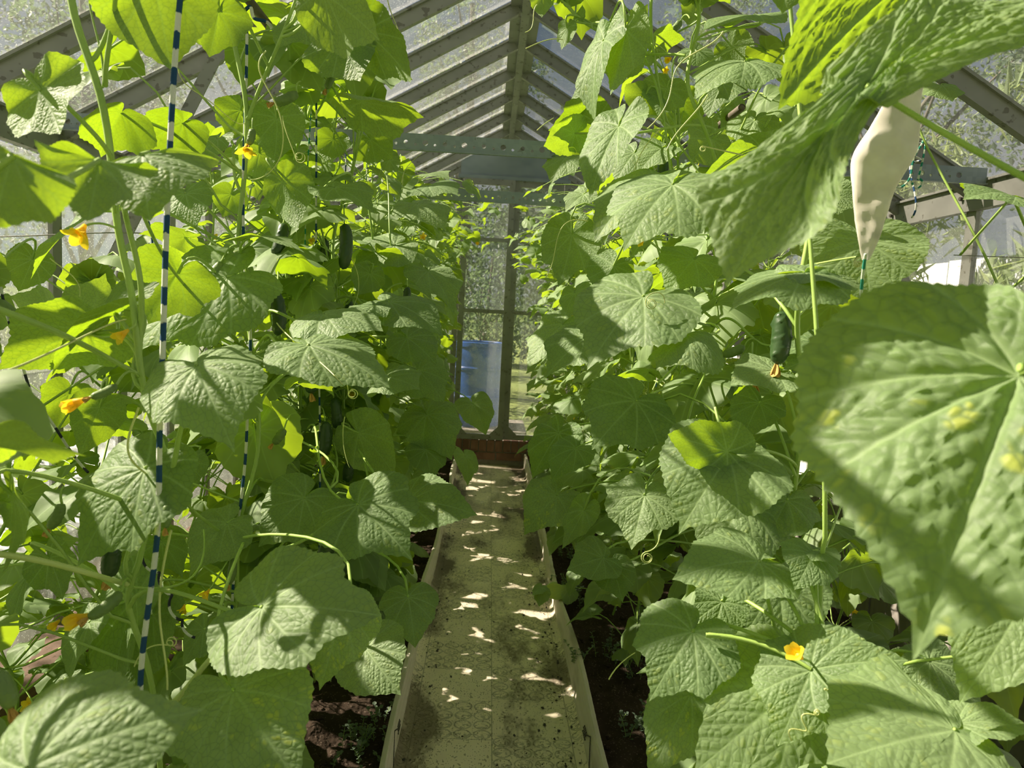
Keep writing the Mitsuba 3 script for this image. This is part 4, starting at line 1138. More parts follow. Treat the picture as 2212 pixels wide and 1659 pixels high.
# cucumbers
CUKES = [
    ('L4', (744, 483, 1.9), (740, 582, 1.9), .0165, 'cucumber_dark', (741, 440, 2.05)),
    ('L3', (612, 482, 1.8), (592, 552, 1.78), .0145, 'cucumber_dark', (626, 448, 2.0)),
    ('L2', (592, 628, 1.5), (600, 724, 1.5), .0145, 'cucumber_dark', (600, 610, 1.5)),
    ('L2', (642, 200, 1.5), (592, 222, 1.48), .0095, 'cucumber_young', (650, 175, 1.5)),
    ('L3', (720, 142, 1.8), (704, 192, 1.8), .0088, 'cucumber_young', (722, 120, 1.9)),
    ('L2', (478, 566, 1.4), (434, 612, 1.38), .0082, 'cucumber_young', (515, 530, 1.5)),
    ('L1', (134, 1088, .98), (106, 1142, .98), .0066, 'cucumber_young', (137, 1050, .98)),
    ('L1', (252, 832, .92), (196, 858, .9), .0048, 'cucumber_young', (300, 815, 1.0)),
    ('L1', (240, 1168, 1.15), (232, 1246, 1.15), .0132, 'cucumber_dark', (243, 1140, 1.12)),
    ('L1', (262, 1280, .95), (190, 1335, .92), .0070, 'cucumber_young', (283, 1262, 1.0)),
    ('L1', (358, 1090, .95), (357, 1140, .95), .0055, 'cucumber_young', (360, 1050, 1.0)),
    ('L2', (545, 278, 1.46), (537, 312, 1.46), .007, 'cucumber_young', (546, 258, 1.48)),
    ('L3', (702, 910, 1.95), (698, 986, 1.95), .0155, 'cucumber_dark', (694, 880, 2.0)),
    ('L4', (721, 860, 2.0), (726, 926, 2.0), .014, 'cucumber_dark', (718, 830, 2.1)),
    ('L3', (662, 805, 1.9), (672, 850, 1.9), .015, 'cucumber_dark', (655, 770, 2.0)),
    ('L2', (614, 926, 1.6), (590, 958, 1.6), .0085, 'cucumber_young', (635, 895, 1.7)),
    ('L4', (720, 622, 2.0), (700, 650, 2.0), .0075, 'cucumber_young', (728, 605, 2.1)),
    ('L2', (600, 612, 1.6), (565, 634, 1.6), .0075, 'cucumber_young', (600, 590, 1.7)),
    ('L4', (752, 1000, 2.1), (748, 1040, 2.1), .015, 'cucumber_dark', (750, 970, 2.15)),
    ('L2', (728, 1130, 1.55), (690, 1210, 1.55), .016, 'cucumber_dark', (740, 1100, 1.6)),
    ('L3', (737, 1205, 1.6), (735, 1245, 1.6), .013, 'cucumber_dark', (738, 1170, 1.8)),
    ('L2', (503, 1205, 1.45), (494, 1262, 1.45), .0075, 'cucumber_young', (510, 1180, 1.5)),
    ('R2', (1686, 672, 1.28), (1677, 786, 1.28), .0165, 'cucumber_dark', (1690, 640, 1.28)),
    ('R3', (1624, 776, 1.5), (1630, 830, 1.5), .0165, 'cucumber_dark', (1625, 740, 1.6)),
    ('R3', (1492, 625, 1.7), (1450, 645, 1.7), .009, 'cucumber_young', (1510, 620, 1.75)),
    ('R3', (1608, 748, 1.5), (1560, 766, 1.5), .009, 'cucumber_young', (1640, 740, 1.5)),
    ('R4', (1470, 45, 2.0), (1452, 66, 2.0), .009, 'cucumber_young', (1490, 40, 1.8)),
    ('R4', (1350, 150, 2.0), (1340, 165, 2.0), .010, 'cucumber_young', (1360, 130, 2.05)),
    ('A0', (-5, 650, 1.3), (36, 686, 1.3), .0075, 'cucumber_young', (-30, 620, 1.3)),
    ('L0', (-10, 1450, .62), (22, 1530, .62), .007, 'cucumber_young', (-40, 1400, .62)),
    ('L5', (880, 620, 2.6), (872, 660, 2.6), .013, 'cucumber_dark', (880, 590, 2.7)),
]
for c in CUKES:
    cucumber(*c[:5], hang=c[5], flower=c[4] != 'cucumber_dark' or RNG.random() < .6)

FLOWERS = [
    ('L1', 172, 505, .95, .027, (-.1, -.75, .5), None, .75), ('L1', 262, 724, .98, .020, (-.5, -.6, .5), (292, 690, 1.0), .6),
    ('L2', 531, 325, 1.46, .026, (.05, -.9, .35), None, .95), ('L1', 68, 908, 1.0, .024, (.1, -.7, .6), (60, 870, 1.05), .8),
    ('L1', 168, 1338, .92, .026, (-.85, -.3, .3), (192, 1332, .92), .45), ('A0', 117, 1350, 1.5, .022, (-.6, -.6, .4), None, .6),
    ('L2', 445, 1283, 1.3, .017, (-.3, -.5, .7), None, .7), ('L2', 396, 1316, 1.4, .016, (0, -.7, .6), None, .7), ('A0', 62, 1524, 1.5, .022, (-.3, .4, .7), None, .8),
    ('L1', 160, 872, .9, .024, (-.85, -.4, .2), (196, 858, .9), .3), ('R1', 1722, 1413, .93, .024, (-.6, .55, .5), None, .5),
    ('R3', 1445, 128, 1.9, .020, (-.6, -.5, .5), None, .4), ('R3', 1386, 521, 1.5, .017, (-.6, -.5, .5), None, .5), ('R3', 1536, 592, 1.6, .018, (.2, -.6, .7), None, .8),
    ('R3', 1437, 152, 2.0, .014, (0, -.5, .8), None, .9), ('R3', 1426, 708, 1.6, .016, (0, -.7, .6), None, .6), ('R1', 1985, 700, 1.4, .016, (0, -.5, .8), None, .6),
    ('L4', 672, 520, 2.0, .016, (.6, -.4, .5), None, .8), ('L5', 914, 512, 2.8, .020, (0, .3, .9), None, .9), ('L5', 893, 580, 2.7, .020, (0, -.3, .9), None, .9),
    ('L5', 822, 590, 2.4, .012, (0, -.3, .9), None, .5), ('L7', 1030, 525, 3.6, .020, (.3, -.3, .8), None, .5), ('R4', 1354, 515, 1.9, .015, (-.3, -.4, .8), None, .6),
]
for f in FLOWERS:
    flower(*f[:6], hang=f[6], spread=f[7])

# shoots, stalks and tendrils seen one by one
shoot('L1', ((-20, 662, .8), (110, 712, .85), (200, 755, .92), (295, 806, .98)), .0040, 'side_shoot')
shoot('L0', ((-60, 1195, .8), (60, 1206, .86), (190, 1238, .92), (275, 1262, .99)), .0042, 'side_shoot', 'stem_pale')
shoot('L1', ((330, 1530, 1.02), (392, 1500, 1.0), (440, 1440, 1.0), (492, 1402, .98)), .0044, 'side_shoot', 'stem_pale')
shoot('L1', ((358, 1045, 1.0), (380, 980, .97), (395, 915, .95), (402, 905, .94)), .0040, 'side_shoot')
shoot('L1', ((300, 770, 1.0), (305, 690, 1.0), (302, 600, .98), (280, 500, .96), (272, 440, .9)), .0042, 'side_shoot')
shoot('L1', ((228, 185, .98), (232, 120, .95), (243, 50, .93), (250, -20, .9)), .0034, 'side_shoot')
shoot('L1', ((222, 190, 1.0), (215, 100, 1.0), (200, 40, 1.0), (190, -20, 1.0)), .0016, 'side_shoot')
shoot('L2', ((488, 85, 1.48), (455, 40, 1.47), (425, 0, 1.45), (410, -30, 1.45)), .0036, 'side_shoot')
shoot('L1', ((300, 450, 1.0), (330, 510, 1.15), (370, 580, 1.25), (425, 655, 1.38), (450, 740, 1.45)), .0030, 'side_shoot')
shoot('L2', ((515, 535, 1.5), (440, 500, 1.4), (365, 460, 1.3)), .0034, 'side_shoot')
shoot('L2', ((505, 1165, 1.5), (450, 1130, 1.4), (400, 1085, 1.3)), .0034, 'side_shoot')
shoot('L2', ((430, 740, 1.42), (425, 660, 1.4), (480, 580, 1.42), (545, 520, 1.45)), .0030, 'side_shoot')
shoot('L2', ((265, 1265, 1.1), (380, 1265, 1.2), (440, 1145, 1.4)), .0022, 'side_shoot')
shoot('R1', ((1530, 1372, 1.0), (1620, 1382, 1.0), (1755, 1420, 1.0)), .0036, 'side_shoot')
shoot('R1', ((1650, 1255, 1.05), (1665, 1320, 1.06), (1685, 1400, 1.1)), .0036, 'side_shoot')
shoot('R3', ((1545, 705, 1.6), (1490, 690, 1.55), (1440, 655, 1.5)), .0030, 'side_shoot')
shoot('R3', ((1535, 720, 1.6), (1580, 690, 1.55), (1640, 740, 1.5), (1700, 725, 1.45)), .0030, 'side_shoot')
shoot('R3', ((1480, 120, 1.75), (1400, 118, 1.8), (1330, 125, 1.85), (1300, 128, 1.9)), .0034, 'side_shoot')
shoot('R3', ((1545, 280, 1.78), (1500, 270, 1.75), (1420, 280, 1.72), (1360, 288, 1.7)), .0036, 'side_shoot')
shoot('B0', ((2075, 550, 1.5), (2110, 510, 1.4), (2155, 460, 1.25), (2185, 426, 1.15)), .0028, 'side_shoot')
shoot('R2', ((1738, 575, 1.2), (1790, 565, 1.15), (1850, 555, 1.1)), .0018, 'side_shoot')
for pn, pts, ra in (('L3', ((545, 622, 1.85), (560, 596, 1.85), (585, 583, 1.9), (615, 582, 2.0)), .0034), ('L4', ((690, 545, 2.0), (712, 566, 2.05), (724, 592, 2.08), (726, 640, 2.1)), .0032),
                    ('L5', ((782, 400, 2.3), (800, 470, 2.3), (808, 560, 2.35), (818, 660, 2.4), (822, 760, 2.4)), .0036), ('L5', ((846, 545, 2.3), (842, 500, 2.3), (840, 440, 2.35), (836, 380, 2.4)), .0030),
                    ('L5', ((878, 532, 2.4), (898, 522, 2.4), (925, 528, 2.4), (958, 552, 2.4)), .0034), ('L5', ((828, 640, 2.2), (845, 620, 2.2), (868, 612, 2.2)), .0030),
                    ('L4', ((690, 480, 2.0), (700, 520, 2.0), (712, 580, 2.05), (760, 700, 2.1)), .0026), ('L3', ((600, 730, 1.9), (612, 690, 1.9), (640, 650, 1.95)), .0030),
                    ('L3', ((490, 770, 1.7), (530, 760, 1.75), (580, 735, 1.85), (625, 690, 2.0)), .0030), ('L2', ((560, 880, 1.5), (590, 830, 1.55), (625, 800, 1.6), (645, 740, 1.7)), .0034),
                    ('L3', ((700, 1080, 1.9), (720, 1040, 1.95), (728, 1000, 2.0), (716, 950, 2.05)), .0032), ('L3', ((575, 940, 1.7), (620, 990, 1.8), (655, 1030, 1.95)), .0028),
                    ('L4', ((830, 1060, 1.7), (800, 1010, 1.8), (770, 960, 2.0), (748, 905, 2.1)), .0032), ('L2', ((610, 1185, 1.4), (650, 1170, 1.42), (700, 1135, 1.45)), .0034),
                    ('R3', ((1480, 940, 1.6), (1500, 860, 1.65), (1525, 800, 1.75), (1540, 720, 1.8)), .0030), ('R3', ((1420, 830, 1.6), (1460, 790, 1.65), (1500, 740, 1.75)), .0028),
                    ('R3', ((1395, 985, 1.5), (1420, 940, 1.55), (1432, 880, 1.6), (1430, 850, 1.6)), .0030), ('R2', ((1575, 975, 1.25), (1555, 920, 1.28), (1545, 880, 1.3)), .0036),
                    ('R3', ((1390, 120, 1.8), (1440, 300, 1.8), (1455, 420, 1.82), (1480, 520, 1.85)), .0030), ('R3', ((1610, 300, 1.6), (1620, 340, 1.6), (1640, 420, 1.6)), .0028)):
    shoot(pn, pts, ra, 'side_shoot')
for pn, pts, kw in (
    ('L2', ((385, 150, 1.4), (398, 178, 1.42), (430, 203, 1.45), (462, 226, 1.46), (500, 258, 1.47), (520, 268, 1.48), (534, 258, 1.48)), {}),
    ('L2', ((575, 110, 1.4), (560, 150, 1.4), (572, 180, 1.4), (605, 250, 1.4), (608, 330, 1.42), (585, 370, 1.45), (538, 388, 1.5)), dict(rad=.0016)),
    ('L2', ((836, -10, 1.3), (850, 40, 1.3), (868, 85, 1.3), (872, 112, 1.3), (862, 130, 1.3)), dict(coil=(1.6, .008, .01))),
    ('L2', ((610, 250, 1.4), (620, 290, 1.4), (635, 330, 1.4), (640, 345, 1.4)), dict(coil=(2.2, .010, .02))),
    ('L2', ((598, 698, 1.4), (640, 740, 1.3), (700, 790, 1.2), (740, 830, 1.15)), dict(rad=.0015)),
    ('L2', ((715, 800, 1.35), (745, 820, 1.35), (752, 850, 1.35)), dict(coil=(2, .010, .015))),
    ('L1', ((18, 800, .8), (90, 770, .84), (190, 722, .9), (272, 690, .98)), dict(rad=.0016)),
    ('L1', ((300, 880, .98), (282, 930, .97), (280, 985, .96), (305, 1015, .97), (355, 1055, 1.0)), dict(rad=.0018)),
    ('L1', ((370, 1145, .98), (352, 1230, .98), (345, 1330, .98), (352, 1390, .98), (362, 1490, .98)), dict(rad=.0020)),
    ('L1', ((108, 558, 1.1), (130, 575, 1.1), (160, 600, 1.1), (172, 640, 1.12)), {}),
    ('L1', ((290, 1440, 1.0), (320, 1400, 1.0), (370, 1395, 1.0)), dict(coil=(1.8, .007, .01))),
    ('L3', ((760, 560, 1.9), (775, 620, 1.9), (752, 680, 1.9)), {}),
    ('L3', ((745, 900, 1.8), (742, 960, 1.8), (755, 1010, 1.8)), dict(rad=.0013)),
    ('L5', ((868, 395, 2.4), (880, 360, 2.4), (900, 340, 2.4), (912, 330, 2.4)), {}),
    ('L5', ((870, 400, 2.4), (895, 365, 2.4), (905, 380, 2.4), (902, 395, 2.4)), {}),
    ('R4', ((1160, 10, 2.0), (1152, 40, 2.0), (1148, 60, 2.0), (1134, 70, 2.0)), dict(rad=.0015)),
    ('R4', ((1136, 105, 2.0), (1170, 90, 2.0), (1200, 84, 2.0), (1216, 86, 2.0)), dict(rad=.0017)),
    ('R4', ((1320, 70, 2.0), (1322, 40, 2.0), (1330, 25, 2.0), (1338, 25, 2.0)), dict(rad=.0013)),
    ('R4', ((1160, 282, 2.0), (1180, 265, 2.0), (1196, 255, 2.0)), dict(rad=.0016)),
    ('R3', ((1562, 68, 1.5), (1500, 115, 1.5), (1460, 150, 1.5), (1448, 200, 1.5), (1425, 250, 1.5), (1398, 278, 1.5)), dict(rad=.0018)),
    ('R3', ((1528, 205, 1.5), (1490, 255, 1.5), (1460, 290, 1.5), (1440, 325, 1.5)), dict(rad=.0018)),
    ('R3', ((1425, 280, 1.6), (1395, 315, 1.6), (1378, 345, 1.6), (1370, 370, 1.6)), dict(rad=.0014)),
    ('R3', ((1605, 335, 1.4), (1560, 325, 1.4), (1520, 316, 1.4)), dict(rad=.0016, coil=(1.2, .006, .004))),
    ('R4', ((1270, 478, 1.8), (1215, 490, 1.8), (1198, 545, 1.8), (1178, 600, 1.8)), dict(rad=.0015)),
    ('R3', ((1436, 655, 1.34), (1420, 632, 1.34), (1400, 640, 1.34), (1396, 660, 1.34)), dict(coil=(2, .010, .004), rad=.0010)),
    ('R2', ((1425, 1155, 1.2), (1412, 1185, 1.2), (1395, 1192, 1.2)), dict(coil=(2, .010, .006), rad=.0009)),
    ('R1', ((1785, 1488, .9), (1830, 1495, .9), (1848, 1500, .9), (1820, 1520, .9), (1830, 1545, .9), (1850, 1535, .9)), dict(rad=.0011)),
    ('R1', ((1852, 1525, .88), (1860, 1545, .88)), dict(rad=.0012, coil=(3, .006, .006))),
    ('R1', ((1710, 1600, .9), (1715, 1575, .9), (1742, 1578, .9), (1735, 1560, .9), (1762, 1545, .9)), dict(rad=.0011, coil=(2, .004, .004))),
    ('R1', ((1315, 1468, 1.1), (1330, 1445, 1.1), (1350, 1425, 1.1), (1372, 1410, 1.1)), dict(rad=.0010)),
    ('R2', ((1860, 555, 1.05), (1850, 560, 1.05), (1845, 570, 1.05)), dict(rad=.0012, coil=(3, .004, .012))),
):
    tendril(pn, pts, **kw)
# ------------------------------------------------------------------ the mass of leaves along every vine
HP = np.array(HERO_PX)
OPEN = [(880, 0, 1150, 300, 9), (905, 300, 1180, 392, 9), (0, 0, 150, 100, 9), (150, 0, 300, 110, 1.6), (300, 150, 420, 250, 9), (1990, 150, 2212, 360, 9), (2060, 360, 2212, 560, 9), (1000, 560, 1098, 940, 6.4), (945, 1000, 1130, 1659, 9), (0, 510, 210, 620, 1.9),
        (880, 1400, 1290, 1659, 9), (620, 1450, 860, 1659, 2.2), (1240, 1300, 1400, 1659, 2.2)]


def allowed(P, Q, outer=False):
    c = (P * .5 + Q * .5)
    u, w, d = project(c)
    L = np.linalg.norm(Q - P)
    rp = L * .55 * FPX / max(d, .05)
    if -.25 < c[0] < (.27 if c[1] < 3.2 else .16) and c[2] < 2.3 and not (c[2] > 1.9 and d > 3.0):
        return False
    if d > .1 and -rp < u < 2212 + rp and -rp < w < 1659 + rp:
        if d < 1.35:
            return False
        for x0, y0, x1, y1, dm in OPEN:
            if d < dm and x0 - rp * .5 < u < x1 + rp * .5 and y0 - rp * .5 < w < y1 + rp * .5:
                return False
        m = (HP[:, 4] > d - .12) & (u + rp * .75 > HP[:, 0]) & (u - rp * .75 < HP[:, 2]) & (w + rp * .75 > HP[:, 1]) & (w - rp * .75 < HP[:, 3])
        if m.any():
            return False
    else:
        if d > -.2 and np.linalg.norm(c - CAM) < .6:
            return False
        if d < .4:
            return False
    # inside the glass
    if not (XL + (.30 if min(P[2], Q[2]) < .35 else .08) < min(P[0], Q[0]) - L * .45 * outer and max(P[0], Q[0]) < XR - .06 and c[1] < YB - .12):
        return False
    return c[2] < ZE + SL * (HALF - abs(c[0] - AX)) - .12 and c[2] > .05


BUD = {}
NL = 0
for pn, pl in PL.items():
    r = pl['r']
    S = pl['main']
    outer = pn[0] in 'AB'
    side = -1 if pl['x'] < 0 else 1
    phi = r.uniform(0, 6.28)
    zs = S[:, 2]
    nodes = []
    z = .10
    ztop = min(zs.max(), 2.5 if pn in ('R3', 'R4', 'L3', 'L4') else 1.65 if pn in ('L0', 'L1', 'A7', 'A8', 'A9') else 2.1)
    while z < ztop:
        nodes.append(S[np.argmin(np.abs(zs - z))]); z += r.uniform(.065, .10)
    many = 5 if pn[0] == 'A' or (pn[0] == 'L' and pl['y'] > 1.8) else 3
    for ni, nd in enumerate(nodes):
        for rep in range(many):
            phi += 2.4 + r.normal(0, .3)
            el = r.uniform(.1, .8)
            pls = r.uniform(.08, .17) * (1.0, 1.7, 2.3, 1.3, 2.0)[rep]
            hgt = nd[2]
            size = (.155 if hgt < 1.5 else .125) * r.uniform(.72, 1.15) * (.8 if outer else 1)
            if pl['y'] > 2.5:
                size *= .9
            ok = False
            for tries in range(3):
                dirv = np.array([math.cos(phi), math.sin(phi), 0])
                P = nd + dirv * pls * math.cos(el) + np.array([0, 0, pls * math.sin(el)])
                dn = r.uniform(.25, 1.15)
                t = unit(dirv * math.cos(dn) + np.array([0, 0, -math.sin(dn)]) + r.normal(0, .2, 3))
                n = unit(np.array([0, 0, .65]) + dirv * .45 + SUN * .35 + np.array([-side * .15, -.12, 0]) + r.normal(0, .22, 3))
                if allowed(P, P + t * size, outer and side < 0):
                    ok = True
                    break
                phi += 1.1
            if not ok:
                continue
            top = hgt > ztop - .25 and pl['y'] > 2.3
            vi = r.integers(22, 26) if top and r.random() < .5 else r.integers(0, 22)
            if top:
                size *= .75
            u_, w_, dd_ = project(P)
            fine = 0 < dd_ < 3.3 and -150 < u_ < 2362 and -150 < w_ < 1809
            key = part(pl['key'], 'leaf', {**(PLAIN if fine else COARSE)[vi][0], 'to_world': T(frame(P, t, n, size))})
            NL += 1
            if 0 < dd_ and -100 < u_ < 2312 and -100 < w_ < 1759:
                Lc = np.linalg.norm(P - nd)
                c = spline([nd, nd + (P - nd) * .4 + np.array([0, 0, .10 * Lc]), P - t * .06 * Lc, P], 7)
                part(key, 'stalk', mikit.ply(tube(c, np.linspace(.0030, .0022, 7), 4, cap=False), 'stem', smooth=True))
    # shoots that lean over the path at the top of the far vines
    if pl['y'] > 3.0 and not outer:
        for _ in range(13):
            nd = S[r.integers(50, 60)]
            P = nd + np.array([-side * r.uniform(.08, .50), r.uniform(-.25, .1), r.uniform(-.12, .12)])
            t = unit([-side * r.uniform(-.3, 1), r.uniform(-.8, .4), r.uniform(-.8, .1)])
            size = r.uniform(.06, .11)
            if not allowed(P, P + t * size):
                continue
            n = unit(np.array([0, -.1, .8]) + SUN * .3 + r.normal(0, .3, 3))
            key = part(pl['key'], 'leaf', {**COARSE[r.integers(0, 26)][0], 'to_world': T(frame(P, t, n, size))})
            part(key, 'stalk', mikit.ply(tube(spline([nd, (nd + P) / 2 + [0, 0, .05], P], 7), np.linspace(.0026, .0018, 7), 4, cap=False), 'stem', smooth=True))
    # cucumbers, flowers and tendrils half hidden in the vine
    if pl['y'] > 2.0:
        for _ in range(2 if outer else 4):
            nd = nodes[r.integers(2, len(nodes) - 3)]
            a = r.uniform(0, 6.28)
            A = nd + np.array([math.cos(a) * .05, math.sin(a) * .05, -.03])
            rad = r.choice([.009, .012, .016]); Lq = rad * r.uniform(5, 7)
            c = spline([A, A + [0, .004, -Lq * .5], A + [0, 0, -Lq]], 9)
            tt = np.linspace(0, 1, 9)
            R = rad * np.clip(1 - np.abs(2 * tt - 1) ** 3, 0, 1) ** .5 + .0008
            kk = part(pl['key'], 'cucumber', mikit.ply(tube(c, R, 9), 'cucumber_dark' if rad > .011 else 'cucumber_young', smooth=True))
            part(kk, 'stalk', mikit.ply(tube(spline([nd, nd * .5 + A * .5 + [0, 0, .01], A], 5), .0018, 4), 'stem', smooth=True))
        for _ in range(3):
            nd = nodes[r.integers(4, len(nodes))]
            a = r.uniform(0, 6.28)
            dv = unit([math.cos(a), math.sin(a), r.uniform(-.5, .5)])
            P = nd + dv * .05
            kk = part(pl['key'], 'flower', mikit.ply(petals(P, dv, .018, int(a * 100), spread=.8)[0], 'petal', smooth=True))
            part(kk, 'stalk', mikit.ply(tube(spline([nd, P], 4), .0014, 4), 'stem', smooth=True))
        for _ in range(6):
            nd = nodes[r.integers(2, len(nodes))]
            a = r.uniform(0, 6.28); q = np.array([math.cos(a), math.sin(a), 0])
            s = np.linspace(0, 1, 20)
            c = nd + np.outer(s * r.uniform(.08, .2), q) + np.outer(.05 * np.sin(s * 3) + .012 * s * np.sin(s * 24), [0, 0, 1.0]) + np.outer(.012 * s * np.cos(s * 24), np.cross(q, [0, 0, 1.0]))
            part(pl['key'], 'tendril', mikit.ply(tube(c, .0009, 4, cap=False), 'tendril', smooth=True))
    # growing tip: tiny crumpled leaves
    tipp = S[np.argmax(zs)]
    if project(tipp)[2] > 1.2:
        for q in range(5):
            a = q * 1.3
            dv = unit([math.cos(a), math.sin(a), .9])
            key = part(pl['key'], 'bud_leaf', {**PLAIN[22 + q % 4][0], 'to_world': T(frame(tipp + dv * .01, dv, unit([-math.cos(a), -math.sin(a), .6]), .045 + .012 * q))})
print('filler leaves', NL)

# ------------------------------------------------------------------ strings, poles, wires, cloth


def stripes(c0, c1, per):
    return lambda p, n, uv: MX(c0, c1, SS(.46, .54, dr.abs(uv.y / per - dr.floor(uv.y / per) - .5) * 2 + .15 * (N(p.z * 400, p.x * 400) - .5)))


scene['rope_blue'] = mat(base_color=mikit.proc(stripes((0.012, 0.055, 0.15), (0.62, 0.62, 0.60), .047)), roughness=0.9)
scene['rope_dark'] = mat(base_color=mikit.proc(stripes((0.02, 0.025, 0.04), (0.50, 0.52, 0.50), .05)), roughness=0.9)
scene['rope_green'] = mat(base_color=mikit.proc(stripes((0.02, 0.22, 0.15), (0.50, 0.58, 0.45), .03)), roughness=0.9)


def rope(key, name, c, rad, bs, sides=8):
    t = tube(c, rad, sides)
    arc = np.r_[0, np.cumsum(np.linalg.norm(np.diff(c, axis=0), axis=1))]
    uv = np.stack([np.tile(np.arange(sides) / sides, len(c)), np.repeat(arc, sides)], 1)
    uv = np.vstack([uv, [[0, 0], [0, arc[-1]]]])
    return part(key, name, mikit.ply(t, bs, smooth=True, uv=uv))


ROPES = [
    ('thick blue and white striped string, nearest at the left, running down to the bottom leaf', ((392, -30, .93), (378, 130, .93), (368, 300, .93), (356, 600, .94), (349, 830, .94), (345, 930, .95), (340, 1150, .96), (318, 1330, .97), (303, 1510, .98)), .0037, 'rope_blue'),
    ('second blue and white striped string, tied to the dark pole beside the forked stem', ((533, 40, 1.5), (531, 200, 1.49), (525, 450, 1.5), (531, 600, 1.49), (540, 700, 1.49), (536, 860, 1.49), (530, 990, 1.49), (514, 1140, 1.5), (498, 1400, 1.55), (496, 1480, 1.56)), .0030, 'rope_blue'),
    ('third blue and white string, thinner, hanging from the dark pole in the left row', ((683, 210, 1.95), (683, 400, 1.95), (684, 640, 1.95), (690, 860, 1.97), (691, 1060, 2.0), (690, 1300, 2.1)), .0026, 'rope_blue'),
    ('pale thin string beside the third striped string', ((672, 240, 1.9), (662, 420, 1.95), (658, 660, 1.95), (660, 800, 1.97)), .0018, 'rope_green'),
    ('dark blue and white string slanting down along the left glass wall', ((2, 620, 1.3), (18, 690, 1.3), (40, 760, 1.3), (68, 850, 1.3), (110, 910, 1.25), (160, 985, 1.3), (190, 1020, 1.3)), .0024, 'rope_dark'),
    ('dark blue and white string wound along the low leaning shoot at the left', ((272, 1140, 1.3), (295, 1180, 1.3), (325, 1225, 1.3), (352, 1260, 1.3), (372, 1310, 1.3), (420, 1370, 1.3)), .0024, 'rope_dark'),
    ('blue and white string hanging in the gap under the left eave behind the thick string', ((318, 470, 2.0), (326, 500, 2.0), (330, 540, 2.0)), .0026, 'rope_blue'),
]
for lab, pts, rad, bs in ROPES:
    k = thing('support_string', lab, 'string')
    c = spline(pxline(*pts), 160)
    if bs == 'rope_dark' and pts[0][1] > 1000:
        a = np.linspace(0, 30, 160)
        c = c + np.outer(np.sin(a) * .006, UP) + np.outer(np.cos(a) * .006, RIGHT)
    rope(k, 'cord', c, rad, bs)
    if 'second' in lab:
        loop = spline(pxline((533, 42, 1.5), (528, 25, 1.49), (540, 15, 1.49), (548, 38, 1.49), (570, 45, 1.5), (588, 62, 1.52), (597, 82, 1.52)), 50)
        rope(k, 'knot', loop, .0036, bs)
for i in range(9):
    pl = PL['L%d' % (i + 5)]
    k = thing('support_string', 'thin striped string held taut beside the ' + ORD[i + 5] + ' vine of the left path row', 'string')
    c = np.linspace([LX - .02, pl['y'] + .02, 2.02], [pl['x'] + .02, pl['y'] + .02, .05], 60)
    rope(k, 'cord', c, .0024, 'rope_blue', 5)
for i in range(9):
    pl = PL['R%d' % (i + 5)]
    k = thing('support_string', 'thin striped string held taut beside the ' + ORD[i + 5] + ' vine of the right row', 'string')
    c = np.linspace([RX - .02, pl['y'] + .02, 2.02], [pl['x'] + .02, pl['y'] + .02, .05], 60)
    rope(k, 'cord', c, .0022, 'rope_blue', 5)


def pole(lab, pts, rad):
    k = thing('pole', lab, 'pole')
    p = spline(pts, 60)
    r = np.random.default_rng(2)
    R = rad * (1 + .10 * np.sin(np.linspace(0, 40, 60)) * r.uniform(.2, 1, 60))
    part(k, 'rod', mikit.ply(tube(p, R, 10), 'dark_branch', smooth=True))
    kn = []
    for i in (12, 26, 37, 48):
        kn.append(tube(p[i:i + 3], np.array([rad, rad * 1.5, rad]), 8))
    part(k, 'knot', mikit.ply(cat(*kn), 'dark_branch', smooth=True))


scene['dark_branch'] = mat(base_color=mikit.proc(lambda p, n, uv: MX((0.055, 0.045, 0.035), (0.17, 0.14, 0.11), FB(p.x * 90, p.y * 20, p.z * 90))), roughness=0.75)
scene['wire'] = mat(base_color=(0.30, 0.29, 0.26), roughness=0.5, metallic=0.5)
pole('dark branch pole lying over the nearer cross beam, holding the left strings', [(-.548, .1, 2.015), (-.540, 1.3, 2.025), (-.545, 2.1, 2.035), (-.53, 2.75, 2.045)], .0105)
pole('thin branch pole over the right row, its cut end toward the camera', [(.690, 2.12, 2.02), (.70, 3.3, 2.035), (.70, 4.8, 2.04)], .0105)
for lab, x0 in (('taut wire over the far part of the left row', LX - .02), ('taut wire over the far part of the right row', RX - .02)):
    k = thing('row_wire', lab, 'wire')
    part(k, 'strand', mikit.ply(tube([(x0, 2.6, 2.03), (x0, 4.5, 2.02), (x0, YB - .02, 2.03)], .002, 5), 'wire', smooth=True))
k = thing('wall_wire', 'wire stretched along the left glass wall at shoulder height', 'wire')
part(k, 'strand', mikit.ply(tube(spline(pxline((-80, 510, 2.3), (120, 507, 2.35), (280, 503, 2.45), (420, 512, 2.6), (560, 518, 2.8)), 24), .0022, 5), 'wire', smooth=True))
k = thing('wall_wire', 'thin dark wire in front of the white fence at the right edge', 'wire')
part(k, 'strand', mikit.ply(tube(pxline((2060, 551, 1.9), (2140, 554, 1.85), (2300, 560, 1.8)), .0012, 5), 'wire', smooth=True))

